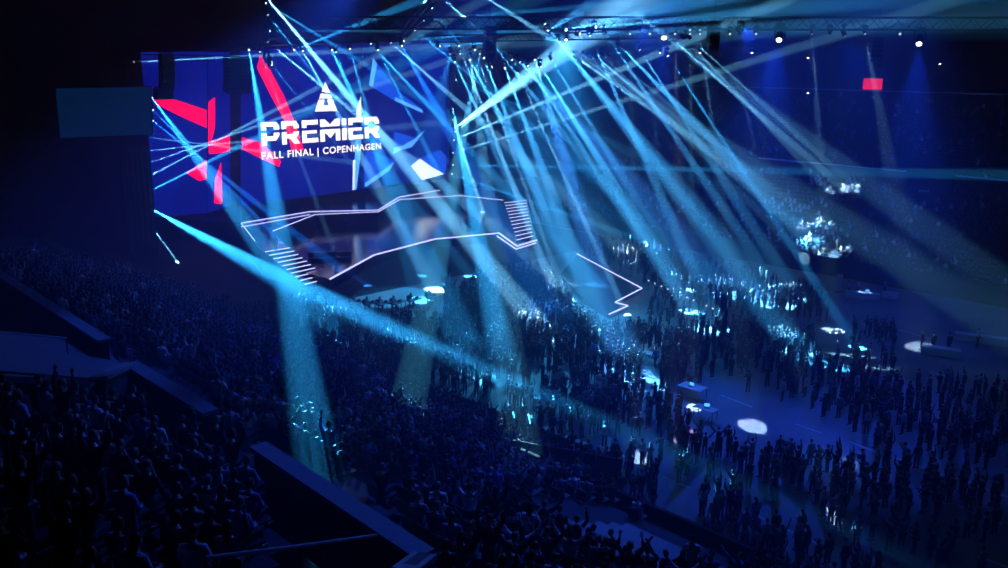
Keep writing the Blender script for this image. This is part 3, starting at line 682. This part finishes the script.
# team desks on the stage
def team_desk(p, rz, label):
    r = empty('team_desk', p, rz)
    MB().box((0, 0, .74), (5.0, .9, .06)).build('desk_top', M['plastic'], r); MB().box((0, .42, .38), (5.0, .05, .66)).build('front_panel', M['plastic'], r)
    MB().box((0, .46, .7), (5.0, .04, .06)).build('led_strip', M['led_dim'], r)
    for i in (-1, 1): MB().box((i * 2.4, 0, .36), (.08, .8, .7)).build('leg', M['plastic'], r)
    tag(r, label, 'desk')
    for k in range(5):
        q = r.matrix_world if False else None
        c, s = math.cos(rz), math.sin(rz); lx, ly = -2 + k * 1.0, .12
        m = empty('monitor', p + Vector((c * lx - s * ly, s * lx + c * ly, .77)), rz)
        MB().box((0, .05, .01), (.25, .2, .02)).box((0, .08, .12), (.05, .03, .22)).build('stand', M['plastic'], m); b = MB().box((0, .04, .36), (.56, .04, .34)).build('housing', M['plastic'], m); MB().box((0, .017, .36), (.53, .01, .31)).build('display_face', M['led_off'], b)
        tag(m, f'black monitor on the {label.split(" at the ")[0].split()[0]} team desk, {ordw(k)} along', 'monitor', 'monitors on the team desks')
face_stage = math.atan2(A.x, -A.y)     # local +Y -> -A
team_desk(Pz(330, 258, LZ), math.atan2(-B.x, B.y) + 1.0, 'near team desk with blue edge light at the front of the stage')
team_desk(Pz(470, 226, LZ), math.atan2(-B.x, B.y) + 2.0, 'far team desk with blue edge light at the front of the stage')

# drape by the left tower
def drape(u0, u1, v0, v1, Y, label):
    a, b = Py(u0, v1, Y), Py(u1, v1, Y); h = Py(u0, v0, Y).z - a.z; r = MB(); n = 40; vs = []; fs = []
    if a.z < 0: h += a.z; a.z = b.z = 0.0
    base = a.copy()
    for j in (0, 1, 2, 3):
        for i in range(n + 1):
            f = i / n; x = (b - a) * f; k = .18 * math.sin(f * 34) * (1 - .15 * j)
            vs.append(x + Vector((0, k, h * j / 3)))
    for j in range(3):
        for i in range(n): q = j * (n + 1) + i; fs.append((q, q + 1, q + n + 2, q + n + 1))
    m = MB().add(vs, fs); me = m.mesh('drape', [M['drape']], True); o = link('drape', me, None, base)
    o.modifiers.new('thickness', 'SOLIDIFY').thickness = .03
    tag(o, label, 'drape'); return o
drape(132, 160, 150, 278, 104, 'grey green hanging drape at the foot of the left lamp tower')
for (u0, u1, Y, lab) in ((2, 132, 112, 'wide black drape beyond the near stand left of the lamp tower'),):
    d = drape(u0, u1, -30, 268, Y, lab); d.data.materials[0] = M['wall']
# ------------------------------------------------------------------ people
def skin(verts, edges, radii, sub, mats, nm):
    me = bpy.data.meshes.new('tmp'); me.from_pydata(verts, edges, []); o = bpy.data.objects.new('tmp', me); C.objects.link(o)
    o.modifiers.new('s', 'SKIN').use_smooth_shade = True
    for i, r in enumerate(radii):
        d = me.skin_vertices[0].data[i]; d.radius = (r, r) if not isinstance(r, tuple) else r; d.use_root = (i == 0)
    if sub: o.modifiers.new('u', 'SUBSURF').levels = sub; o.modifiers['u'].render_levels = sub
    r = bpy.data.meshes.new_from_object(o.evaluated_get(bpy.context.evaluated_depsgraph_get()))
    bpy.data.objects.remove(o); bpy.data.meshes.remove(me)
    mb = MB(); mb.add([tuple(v.co) for v in r.vertices], [tuple(p.vertices) for p in r.polygons]); bpy.data.meshes.remove(r); return mb
def V3(*a): return Vector(a)
def pose(seated=False, arms='down', legs='stand', lean=0.0, turn=0.0):
    """joint positions in metres, facing +Y, feet on z = 0"""
    J = {}; pz = .50 if seated else .94
    J['pel'] = V3(0, 0, pz); 
    def up(h, y=0): return V3(0, y + lean * h, pz + h)
    J['waist'] = up(.14); J['chest'] = up(.32, -.01); J['top'] = up(.47, -.01); J['neck'] = up(.56, .0); J['head'] = up(.61, .02)
    for s, n in ((-1, 'l'), (1, 'r')):
        sh = up(.48) + V3(s * .18, 0, 0); J['sh' + n] = sh
        J['hip' + n] = V3(s * .09, .0, pz - .03)
        if seated: J['kn' + n] = V3(s * .11, .43, .50); J['an' + n] = V3(s * .11, .42, .09); J['to' + n] = V3(s * .12, .58, .04)
        elif legs == 'walk':
            J['kn' + n] = V3(s * .09, .22 * s + .06, .50); J['an' + n] = V3(s * .08, .30 * s - .06, .10 if s > 0 else .16); J['to' + n] = J['an' + n] + V3(0, .15, -.06)
        else: J['kn' + n] = V3(s * .10, .02, .50); J['an' + n] = V3(s * .11, -.02, .09); J['to' + n] = V3(s * .12, .14, .04)
        a = arms if not isinstance(arms, tuple) else arms[0 if s < 0 else 1]
        e, w = {'down': ((.07, -.03, -.28), (.08, .05, -.53)), 'up': ((.14, .06, .20), (.10, .10, .47)), 'wide': ((.20, .04, .17), (.34, .08, .40)), 'clap': ((.06, .14, -.24), (-.13, .34, -.10)),
                'lap': ((.06, .06, -.27), (-.08, .30, -.36)), 'phone': ((.05, .16, -.22), (-.06, .30, .02)), 'forward': ((.05, .18, -.22), (.0, .42, -.20)), 'hip': ((.20, -.05, -.22), (.03, .06, -.42))}[a]
        J['el' + n] = sh + V3(s * e[0], e[1], e[2]); J['wr' + n] = sh + V3(s * w[0], w[1], w[2])
    return J
SPN = ['pel', 'waist', 'chest', 'top', 'neck', 'head']
def proto_meshes(J, hair, sub=1, fingers=True):
    vs, ed, rd, ix = [], [], [], {}
    def put(k, p, r): ix[k] = len(vs); vs.append(tuple(p)); rd.append(r)
    def con(*k):
        for a, b in zip(k, k[1:]): ed.append((ix[a], ix[b]))
    put('pel', J['pel'], (.15, .11))
    for k, r in (('waist', (.135, .10)), ('chest', (.155, .11)), ('top', (.13, .085)), ('neck', .055), ('head', .055)): put(k, J[k], r)
    con(*SPN)
    for n in 'lr':
        for k, r in (('hip', .09), ('kn', .06), ('an', .04), ('to', .038)): put(k + n, J[k + n], r)
        for k, r in (('sh', .06), ('el', .042), ('wr', .028)): put(k + n, J[k + n], r)
        d = (J['wr' + n] - J['el' + n]).normalized(); put('pa' + n, J['wr' + n] + d * .075, (.040, .022)); 
        con('pel', 'hip' + n, 'kn' + n, 'an' + n, 'to' + n); con('top', 'sh' + n, 'el' + n, 'wr' + n, 'pa' + n)
    body = skin(vs, ed, rd, sub, None, 'b')
    # fingers, thumb
    for n, s in (('l', -1), ('r', 1)):
        d = (J['wr' + n] - J['el' + n]).normalized(); side = d.cross(V3(0, 1, 0)); side = side.normalized() if side.length > .2 else V3(1, 0, 0); nrm = side.cross(d)
        p = J['wr' + n] + d * .085
        if fingers:
            for i, L in enumerate((.065, .078, .082, .070)):
                o = p + side * ((i - 1.5) * .021); c = 1 if i % 2 else -1
                body.tube([o - d * .02, o + d * L * .5 + side * ((i - 1.5) * .006), o + d * L + nrm * .018 * s + side * ((i - 1.5) * .010)], [.010, .009, .007], 5)
            body.tube([J['wr' + n] + d * .03 + side * .03, J['wr' + n] + d * .065 + side * .058, J['wr' + n] + d * .10 + side * .062 + nrm * .01], [.013, .011, .008], 5)
    # head
    hc = J['head'] + V3(0, .025, .095)
    body.ell(hc, (.078, .098, .118), 12, 9).ell(hc + V3(0, .095, -.01), (.014, .022, .022), 6, 4).ell(hc + V3(0, .055, -.075), (.045, .045, .04), 8, 5)
    for s in (-1, 1): body.ell(hc + V3(s * .080, .0, -.005), (.012, .022, .032), 6, 4); body.ell(hc + V3(s * .03, .084, .018), (.012, .012, .008), 6, 4, 1)
    body.ell(hc + V3(0, .093, -.055), (.024, .009, .006), 6, 4, 1)
    hm = MB()
    if hair == 'short': hm.ell(hc + V3(0, -.012, .012), (.088, .104, .122), 12, 9, 0, lambda c: c.z > hc.z + .01 + max(0, (c.y - hc.y)) * .75 or (c.y < hc.y - .03 and c.z > hc.z - .07))
    elif hair == 'cap':
        hm.ell(hc + V3(0, -.005, .02), (.09, .108, .115), 12, 9, 0, lambda c: c.z > hc.z + .03); hm.box(hc + V3(0, .13, .045), (.14, .11, .012))
    else:
        hm.ell(hc + V3(0, -.014, .012), (.092, .106, .124), 12, 9, 0, lambda c: c.z > hc.z + .01 + max(0, (c.y - hc.y)) * .8 or c.y < hc.y - .01)
        hm.tube([hc + V3(0, -.06, 0), hc + V3(0, -.085, -.12), hc + V3(0, -.09, -.26)], [.075, .085, .05], 8)
    # shirt and trousers over the body
    def grow(keys, cons, rr):
        v2, e2, r2, i2 = [], [], [], {}
        for k, p, r in keys: i2[k] = len(v2); v2.append(tuple(p)); r2.append(r)
        for c in cons:
            for a, b in zip(c, c[1:]): e2.append((i2[a], i2[b]))
        return skin(v2, e2, r2, sub, None, 'c')
    sk = [('chest', J['chest'], (.180, .132)), ('waist', J['waist'], (.165, .125)), ('pel', J['pel'] + V3(0, 0, .02), (.175, .13)), ('top', J['top'] , (.155, .105)), ('nk', J['neck'] - V3(0, 0, .045), .075)]
    cs = [('pel', 'waist', 'chest', 'top', 'nk')]
    for n in 'lr':
        w = J['el' + n].lerp(J['wr' + n], .82)
        sk += [('sh' + n, J['sh' + n], .078), ('el' + n, J['el' + n], .058), ('w' + n, w, .042)]; cs.append(('top', 'sh' + n, 'el' + n, 'w' + n))
    shirt = grow(sk, cs, 1)
    tk = [('pel', J['pel'] + V3(0, 0, .03), (.165, .125))]; cs = []
    for n in 'lr':
        tk += [('hip' + n, J['hip' + n], .108), ('kn' + n, J['kn' + n], .076), ('an' + n, J['an' + n] + V3(0, 0, .03), .062)]; cs.append(('pel', 'hip' + n, 'kn' + n, 'an' + n))
    trs = grow(tk, cs, 1)
    shoes = []
    for n in 'lr':
        shoes.append(MB()); a, t = J['an' + n], J['to' + n]; shoes[-1].tube([a + V3(0, -.07, -.036), a + V3(0, -.02, -.03), t + V3(0, .0, .006), t + V3(0, .05, -.005)], [.038, .052, .045, .025], 8)
    return body, hm, shirt, trs, shoes
POSES = {  # name: (pose, phrase)
 'stand': (pose(), 'standing'), 'standup': (pose(arms='up', lean=.03), 'standing arms raised'), 'standwide': (pose(arms='wide'), 'standing arms spread'), 'standone': (pose(arms=('down', 'up')), 'standing arm raised'),
 'standclap': (pose(arms='clap', lean=.05), 'standing clapping'), 'standphone': (pose(arms=('down', 'phone')), 'holding a phone'), 'walk': (pose(legs='walk', arms='down', lean=.05), 'walking'),
 'sit': (pose(True, 'lap'), 'seated'), 'situp': (pose(True, 'wide'), 'seated arms wide'), 'sitone': (pose(True, ('lap', 'up')), 'seated arm up'), 'sitclap': (pose(True, 'clap', lean=.1), 'seated clapping'), 'sitlean': (pose(True, 'lap', lean=.28), 'seated leaning'), 'sitdesk': (pose(True, 'forward', lean=.12), 'sitting at a desk')}
PR = {}
def person_proto(pk, hair):
    key_ = (pk, hair)
    if key_ not in PR:
        b, h, s, t, sh = proto_meshes(POSES[pk][0], hair)
        PR[key_] = (b.mesh('person_body', [M['skin'], M['eye']], True), h.mesh('hair', [M['hair_dark']], True), s.mesh('shirt', [M['c_black']], True), t.mesh('trousers', [M['jeans']], True), sh[0].mesh('shoe', [M['plastic']], True), sh[1].mesh('shoe', [M['plastic']], True))
    return PR[key_]
def person(pk, loc, rz, shirt, hair='short', hairm='hair_dark', skinm='skin', tr='jeans', sc=1.0):
    b, h, s, t, s1, s2 = person_proto(pk, hair)
    r = link('person', b, None, loc); r.rotation_euler = (0, 0, rz); r.scale = (sc,) * 3
    r.material_slots[0].link = 'OBJECT'; r.material_slots[0].material = M[skinm]
    for nm, me, mm in ((('cap' if hair == 'cap' else 'hair'), h, hairm), ('shirt', s, 'c_' + shirt), ('trousers', t, tr), ('shoe', s1, 'plastic'), ('shoe', s2, 'plastic')):
        o = link(nm, me, r); o.material_slots[0].link = 'OBJECT'; o.material_slots[0].material = M[mm]
    return r
# low-detail figures for the distant mass
def low(pk, n=5):
    J = POSES[pk][0]; b = MB(); hc = J['head'] + V3(0, .02, .09)
    b.ell(hc, (.08, .10, .12), 6, 4, 0); b.ell(hc + V3(0, -.02, .035), (.09, .10, .105), 6, 4, 1, lambda c: c.z > hc.z + .02 or c.y < hc.y - .03)
    b.tube([J['pel'] - V3(0, 0, .05), J['waist'], J['chest'], J['top'], J['neck']], [.15, .15, .17, .15, .06], 6, 2)
    for q in 'lr':
        b.tube([J['sh' + q], J['el' + q], J['wr' + q]], [.07, .055, .04], 4, 2); d = (J['wr' + q] - J['el' + q]).normalized(); b.tube([J['wr' + q], J['wr' + q] + d * .17], [.04, .03], 4, 0)
        b.tube([J['hip' + q], J['kn' + q], J['an' + q], J['to' + q]], [.10, .075, .055, .04], 4, 3)
    return b
LOW = {k: low(k) for k in POSES}
class Mass:
    def __init__(s): s.v, s.f, s.m = [], [], []
    def add(s, pk, loc, rz, mi, sc=1.0):
        m = LOW[pk]; c, n = math.cos(rz) * sc, math.sin(rz) * sc; o = len(s.v); lx, ly, lz = loc
        s.v += [(lx + c * x - n * y, ly + n * x + c * y, lz + z * sc) for x, y, z in m.v]
        s.f += [tuple(o + i for i in f) for f in m.f]; mp = (0, 1, 2 + mi, 8); s.m += [mp[k] for k in m.m]
    def build(s, name, label):
        me = bpy.data.meshes.new(name); me.from_pydata(s.v, [], s.f)
        for k in ('skin', 'hair_dark', 'c_black', 'c_charcoal', 'c_navy', 'c_grey', 'c_pale', 'c_blue', 'jeans'): me.materials.append(M[k])
        me.polygons.foreach_set('material_index', s.m); me.update(); o = link(name, me); tag(o, label, 'crowd', None, 'stuff'); return o
MI = ['black', 'charcoal', 'navy', 'grey', 'pale', 'blue']
def pick_shirt(far=False): return random.choices(MI, (60, 22, 10, 4, 1, 3) if far else (36, 18, 12, 12, 14, 8))[0]
yaw = lambda d: math.atan2(-d.x, d.y)
STAGE_C = W(-96, 73)
cands = []     # (kind, pose, loc, rz, shirt)
# seated, our stand
for i in range(nrow - 1):
    t = T0 - (i + .5) * ROW; z = Z0 + i * RISE; s = SN0 + .5 + random.random() * .3
    while s < SN1 - .5:
        s += .64
        p = W(s, t, z); u, v, dz = proj(p + UP * .8)
        if not (-25 < u < 1030 and 255 < v < 600): continue
        if cut_out(s, t) or (-17.4 < s < -12 and 18 < t < 27.4): continue
        if par_dist(p) < .95: continue
        if any(inpoly(*proj(p + UP * h_)[:2], q_) for q_ in PITS_P for h_ in (.1, .7)): continue
        if in_pit(p + UP * .6) or in_pit(p + UP * 1.2) or in_pit(p): continue
        if int(s * 10) % 190 < 14: continue                              # aisles
        if random.random() < .24: continue
        d = (STAGE_C - p); d.z = 0; d = d.normalized() * .6 + B * .4
        pk = random.choices(('sit', 'sitlean', 'sitclap', 'sitone', 'situp', 'standclap', 'standup'), (36, 14, 16, 12, 12, 4, 4))[0]
        cands.append(['near', pk, p, yaw(d) + random.uniform(-.25, .25), pick_shirt()])
# standing, floor: clusters seen in the photograph, (u, v, half width along hall, half width across, count)
CLUST = [(850, 395, 10, 4.2, 95), (905, 420, 6, 4, 60), (960, 440, 6, 3.5, 50), (800, 350, 7, 3, 45), (880, 340, 5, 2, 20), (950, 360, 4, 2.0, 20), (985, 400, 4, 2.5, 20), (720, 300, 9, 4, 70), (680, 275, 9, 5, 60),
         (740, 460, 3.0, 2.2, 24), (790, 480, 4, 2.2, 26), (850, 490, 3.2, 2.0, 18), (905, 500, 3, 1.5, 12), (960, 500, 4, 1.6, 14), (900, 550, 3.0, 1.4, 12), (770, 545, 3.0, 1.6, 10), (820, 565, 3, 1.2, 6), (985, 540, 3, 1.4, 8), (930, 480, 2.5, 1.2, 8), (725, 515, 2.0, 1.6, 14), (690, 470, 2.0, 1.6, 8), (640, 520, 3, 2.0, 20), (600, 480, 3, 2.0, 16),
         (590, 400, 5, 3.5, 50), (650, 415, 3.5, 2.5, 26), (620, 360, 6, 4, 60), (560, 350, 7, 4.5, 80), (520, 320, 8, 5, 80), (470, 310, 7, 4, 60), (400, 320, 8, 4, 60), (450, 370, 6, 4, 60), (330, 320, 6, 4, 60), (280, 310, 6, 4, 50), (540, 290, 7, 5, 70), (600, 250, 7, 4, 40), (640, 260, 8, 3, 40), (380, 296, 6, 1.2, 24), (490, 350, 5, 4, 40), (360, 360, 6, 3, 40)]
pools = [(753, 426, 20, 11), (678, 503, 17, 12), (925, 348, 26, 9), (833, 330, 16, 7), (866, 298, 12, 5), (692, 396, 9, 10), (862, 299, 30, 8), (992, 345, 26, 10), (706, 418, 8, 9), (573, 452, 8, 9), (650, 362, 8, 10), (940, 356, 22, 8)]
CLUST = [(u, v, a, b, int(n * 1.7) if v < 385 and u < 790 else n) for u, v, a, b, n in CLUST] + [(700, 345, 6, 3.5, 60), (760, 340, 5, 3, 50), (610, 300, 7, 4, 70), (560, 420, 4, 3, 40), (790, 298, 5, 2.5, 60), (600, 330, 4, 2, 40), (648, 374, 3, 2, 36), (665, 350, 4, 2, 30), (570, 500, 2.5, 2.0, 14), (640, 545, 2.5, 2, 10), (720, 555, 3, 2, 14)]
for (u, v, hs, ht, n) in CLUST:
    c = st(Pz(u, v, 0)); got = []
    for k in range(n * 4):
        if len(got) >= n: break
        s, t = random.gauss(c[0], hs * .5), random.gauss(c[1], ht * .5)
        if not ((T0 + .8 if s < -25.2 else 28.4) < t < T1 - 1) or s < -70: continue
        if -24.8 < s < -19.2 and t < 35.5: continue
        p = W(s, t, 0); q = proj(p)
        if any(abs(q[0] - a) < w + 3 and -h < q[1] - b < h + 26 for a, b, w, h in pools): continue
        if any((p - x[2]).length < .62 for x in cands[-400:]): continue
        if 335 < q[0] < 445 and 284 < q[1] < 325: continue
        if inpoly(q[0], q[1], [(574, 252), (647, 287), (655, 300), (645, 330), (609, 340), (575, 315), (553, 278)]): continue
        d = (STAGE_C - p); d.z = 0; d.normalize()
        pk = random.choices(('stand', 'standup', 'standone', 'standclap', 'standphone', 'standwide', 'walk'), (34, 16, 16, 12, 10, 8, 5))[0]
        cands.append(['floor', pk, p, yaw(d) + random.uniform(-.5, .5), pick_shirt(v < 400)]); got.append(p)
# single people the photograph shows: (u, v of the feet, pose, shirt, hair, phrase)
SINGLE = [(655, 368, 'walk', 'blue', 'short', 'walking alone in a blue top past a plain table'), (642, 466, 'standclap', 'pale', 'cap', 'in a pale top caught in white light beside the stand foot'), (632, 462, 'standone', 'pale', 'short', 'in a pale top lit white, arm raised, left of the bright floor table'),
          (649, 470, 'standphone', 'pale', 'long', 'in a pale top lit white holding a phone up'), (679, 437, 'standup', 'red', 'short', 'in a red top with both arms up'), (693, 455, 'standone', 'red', 'short', 'in a red top with one arm up, nearest the dark gangway'), (686, 447, 'standclap', 'pale', 'short', 'in a pale top clapping between the two red tops'),
          (699, 446, 'standwide', 'pale', 'long', 'in a pale top, arms spread, by the red topped pair'), (671, 446, 'stand', 'blue', 'short', 'in a blue top left of the red topped pair'), (830, 524, 'standwide', 'pale', 'short', 'lit white with arms spread on the open floor by the tape lines'), (822, 516, 'stand', 'pale', 'short', 'lit white standing behind the one with spread arms'), (838, 531, 'walk', 'pale', 'long', 'lit white walking beside the one with spread arms'),
          (554, 392, 'stand', 'pale', 'long', 'in a long pale top catching light beside the beam end'), (775, 327, 'stand', 'yellow', 'short', 'in a yellow top among the dark floor crowd'), (866, 434, 'stand', 'pale', 'short', 'in a pale blue lit top, back turned, mid crowd'), (838, 418, 'stand', 'blue', 'short', 'in a blue top in front of the dark floor crowd'),
          (875, 448, 'stand', 'blue', 'long', 'in a blue top nearest the first long tape line'), (890, 418, 'stand', 'grey', 'short', 'in a grey top inside the dark floor crowd'), (950, 466, 'stand', 'blue', 'short', 'in a blue top standing alone on the tape lines'), (738, 512, 'stand', 'black', 'short', 'dark silhouette standing alone right of the lower white oval'), (848, 296, 'stand', 'pale', 'short', 'lit pale at the left end of the long white table'),
          (858, 295, 'stand', 'pale', 'long', 'lit pale behind the middle of the long white table'), (884, 296, 'standphone', 'grey', 'short', 'in grey at the shorter white table'), (921, 350, 'stand', 'black', 'short', 'black silhouette left of the white table in the oval light'), (932, 351, 'stand', 'black', 'short', 'black silhouette behind the white table in the oval light'), (948, 352, 'stand', 'charcoal', 'cap', 'charcoal silhouette at the right end of the white table'), (977, 347, 'stand', 'pale', 'short', 'lit pale beside the upright banner'), (690, 388, 'standclap', 'pale', 'short', 'lit white behind the bright floor table')]
sing = []
for (u, v, pk, sh, hair, ph) in SINGLE:
    p = Pz(u, v, 0); d = (STAGE_C - p); d.z = 0
    cands = [c for c in cands if (c[2] - p).length > .55]
    sing.append((person(pk, p, yaw(d) + random.uniform(-.6, .6), sh, hair, 'hair_fair' if sh == 'pale' and hair == 'long' else 'hair_dark', tr='jeans'), ph))
for r, ph in sing: tag(r, 'person ' + ph, 'person', 'people picked out by light on the floor')
# people seated at laptops in front of the stage
# which become individuals: the ones that show largest
def size(c):
    q = proj(c[2] + UP * .8)
    return (1.75 if c[0] == 'floor' or c[1].startswith('stand') else 1.15) / q[2] * (1 if c[0] == 'floor' else .80)
def infr(c):
    q = proj(c[2] + UP * 1.0); return -6 < q[0] < 1014 and 150 < q[1] < 572
vis = [c for c in cands if infr(c)]
fl = sorted([c for c in vis if c[0] == 'floor'], key=size, reverse=True); nr = sorted([c for c in vis if c[0] == 'near'], key=size, reverse=True)
NF, NN = 150, 120
ind = fl[:NF] + nr[:NN]
# the lit heads half way up the stand are individuals too
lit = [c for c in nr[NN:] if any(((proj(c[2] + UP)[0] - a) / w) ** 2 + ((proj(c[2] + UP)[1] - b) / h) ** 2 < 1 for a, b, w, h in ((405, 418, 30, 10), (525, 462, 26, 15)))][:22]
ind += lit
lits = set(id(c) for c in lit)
iset = set(id(c) for c in ind)
LAND = [((753, 426), 'the large white oval'), ((678, 503), 'the lower white oval'), ((692, 390), 'the bright white table'), ((925, 348), 'the far white oval'), ((850, 463), 'the small white light patch'), ((980, 487), 'the longest tape line'), ((806, 538), 'the lowest long tape line'), ((860, 446), 'the upper tape line'), ((740, 512), 'the lone dark silhouette'), ((830, 515), 'the white lit group'),
        ((425, 556), 'the corner of the long parapet'), ((258, 446), 'the top of the long parapet'), ((340, 500), 'the middle of the long parapet'), ((210, 413), 'the end of the middle parapet'), ((130, 364), 'the bend of the middle parapet'), ((60, 372), 'the near landing rail'), ((50, 310), 'the far stairway parapet'), ((300, 546), 'the thin pit rail'), ((405, 418), 'the white lit heads'), ((525, 462), 'the cyan lit heads'), ((20, 540), 'the dark lower corner'), ((130, 500), 'the dark near block')]
cnt = {}
rows = []
for c in ind:
    u, v, z = proj(c[2] + UP * 1.0); k = min(range(len(LAND)), key=lambda j: (LAND[j][0][0] - u) ** 2 + (LAND[j][0][1] - v) ** 2)
    rows.append((math.hypot(LAND[k][0][0] - u, LAND[k][0][1] - v), k, c))
rows.sort(key=lambda x: x[0])
made = []
for dist, k, c in rows:
    kind, pk, p, rz, sh = c
    if id(c) in lits: sh = random.choice(('pale', 'pale', 'grey'))  # light on these heads is put into colour: pale tops, fair hair below
    q = cnt.setdefault((k, pk, sh), [0]); i = q[0]; q[0] += 1
    hair = random.choice(('short', 'short', 'cap', 'long')); 
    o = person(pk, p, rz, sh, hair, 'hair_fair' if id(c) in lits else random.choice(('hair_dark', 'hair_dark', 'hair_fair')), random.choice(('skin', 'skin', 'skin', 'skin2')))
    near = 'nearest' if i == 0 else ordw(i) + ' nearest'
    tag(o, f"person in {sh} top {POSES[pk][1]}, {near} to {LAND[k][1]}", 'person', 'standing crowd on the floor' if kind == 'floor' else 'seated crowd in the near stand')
    made.append(c)
# seats: under each individual in the stand, the rest as one
seat_parts = (MB().box((0, .17, .335), (.46, .44, .05)).mesh('seat_pan', [M['seat']]), MB().box((0, -.30, .60), (.46, .05, .46), (V3(1, 0, 0), V3(0, .97, .22), V3(0, -.22, .97))).mesh('backrest', [M['seat']]),
              MB().box((0, -.05, .155), (.08, .30, .31)).mesh('pedestal', [M['plastic']]))
fwd = yaw(B)
seatm = MB(); seat_low = MB(); seat_low.box((0, .17, .335), (.46, .44, .05)); seat_low.box((0, -.30, .60), (.46, .05, .46))
nseat = 0
for c in cands:
    if c[0] != 'near': continue
    rot = Matrix.Translation(c[2]) @ Matrix.Rotation(fwd, 4, 'Z')
    if id(c) in iset:
        r = empty('stadium_seat', c[2], fwd)
        for me in seat_parts: link(me.name, me, r)
        tag(r, 'dark navy stadium seat under a person in the near stand, its pan mostly hidden', 'seat', 'occupied seats in the near stand')
    else: seatm.merge(seat_low, rot)
me = seatm.mesh('stadium_seating', [M['seat']]); tag(link('stadium_seating', me), 'dark seats under the seated crowd further up the near stand', 'seating', None, 'stuff')
m1, m2, m3 = Mass(), Mass(), Mass()
for c in cands:
    if id(c) in iset: continue
    (m1 if c[0] == 'near' else m2).add(c[1], c[2], c[3], MI.index(c[4]))
m1.build('seated_crowd', 'dim seated crowd filling the rest of the near stand'); m2.build('standing_crowd', 'dim standing crowd on the floor nearer the stage')
# far stand crowd
PAINTED_LIGHT_BANDS = [(835, 186, 28, 6), (798, 214, 30, 5), (808, 240, 42, 7), (924, 214, 14, 5), (780, 208, 16, 4)]  # tops inside are pale, painting in the light on far crowd clusters
for i in range(nf1 + nf2):
    if i < nf1: t = T1 + (i + .5) * .95; z = Z1 + i * .95 * K1; dens = .55
    else: k = i - nf1; t = TR + (k + .5) * .95; z = ZT2 + k * .95 * .36; dens = .30
    s = FS0
    while s < 34:
        s += .62; p = W(s, t, z); u, v, dz = proj(p)
        if not (505 < u < 1020) or random.random() > dens: continue
        if -40.3 < s < -33.7 and TR - 3 < t < TR + 5: continue
        d = STAGE_C - p; d.z = 0; d = d.normalized() * .6 - B * .4
        m3.add(random.choices(('sit', 'sitclap', 'sitone', 'standup'), (60, 20, 12, 4))[0], p, yaw(d), 4 if any(abs(u - a) < w and abs(v - b) < h for a, b, w, h in PAINTED_LIGHT_BANDS) else random.choices(range(6), (38, 24, 16, 12, 3, 7))[0])
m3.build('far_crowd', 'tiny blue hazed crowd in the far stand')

# crew at desks below the stage front
ci = 0
for (u, v) in ((352, 300), (366, 301), (379, 301), (393, 300), (410, 297), (428, 294)):
    p = Pz(u, v + 8, 0); rz = yaw(A) + .2
    table(p + Matrix.Rotation(rz, 3, 'Z') @ V3(0, .75, 0), 1.5, .7, rz, f'crew desk below the stage front, {ordw(ci)} from the left')
    r = empty('office_chair', p, rz); MB().box((0, 0, .43), (.45, .45, .06)).build('seat', M['plastic'], r); MB().box((0, -.23, .72), (.42, .05, .5)).build('backrest', M['plastic'], r); MB().tube([(0, 0, .06), (0, 0, .41)], .03, 6).build('pole', M['black'], r)
    b = MB()
    for k in range(5): b.bar((0, 0, .06), (.28 * math.cos(k * 1.2566), .28 * math.sin(k * 1.2566), .03), .04)
    b.build('star_base', M['black'], r); tag(r, f'black office chair at the crew desks, {ordw(ci)} from the left', 'chair', 'office chairs below the stage front')
    o = person('sitdesk', p, rz, 'pale' if ci % 2 else 'grey'); tag(o, f"crew member in {'pale' if ci % 2 else 'grey'} top at a desk below the stage, {ordw(ci)} from the left", 'person', 'crew at the desks below the stage')
    laptop(p + Matrix.Rotation(rz, 3, 'Z') @ V3(0, .72, .757), rz, f'open laptop on a crew desk below the stage, {ordw(ci)} from the left'); ci += 1
for (u, v, sh, lab) in ((276, 251, 'red', 'person in red at the top of the near stage stairs'), (336, 264, 'navy', 'person in navy standing by the near team desk'), (345, 232, 'black', 'person in black standing mid stage')):
    p = Pz(u, v, DZ if v < 252 and sh != 'navy' else LZ); tag(person('stand', p, yaw(A), sh), lab, 'person')
# ------------------------------------------------------------------ haze, world, output
hz = bpy.data.materials.new('thin_stage_haze'); hz.use_nodes = True; nt = hz.node_tree; nt.nodes.clear()
out = nt.nodes.new('ShaderNodeOutputMaterial'); vs_ = nt.nodes.new('ShaderNodeVolumeScatter'); vs_.inputs['Density'].default_value = 0.0062; vs_.inputs['Anisotropy'].default_value = 0.2
vs_.inputs['Color'].default_value = (.5, .8, 1, 1); nt.links.new(vs_.outputs[0], out.inputs['Volume'])
tag(abox(MB(), SL - 3, SR + 3, TN - 3, TF + 3, -3, ZC + 3).build('haze', hz), 'thin theatrical haze filling the whole arena', 'haze', None, 'stuff')
w = bpy.data.worlds.new('dark'); S.world = w; w.use_nodes = True; w.node_tree.nodes['Background'].inputs[0].default_value = (0, 0, 0, 1)
S.view_settings.view_transform = 'Standard'; S.view_settings.look = 'None'; S.view_settings.gamma = 1; S.view_settings.use_curve_mapping = False; S.view_settings.exposure = 0
cy = S.cycles
hz.cycles.volume_sampling = 'EQUIANGULAR'; hz.cycles.homogeneous_volume = True
cy.use_adaptive_sampling = False
cy.use_denoising = True; cy.denoiser = 'OPENIMAGEDENOISE'
cy.max_bounces = 3; cy.diffuse_bounces = 1; cy.glossy_bounces = 2; cy.volume_bounces = 0; cy.transparent_max_bounces = 4
cy.sample_clamp_indirect = 4.0; cy.use_light_tree = True
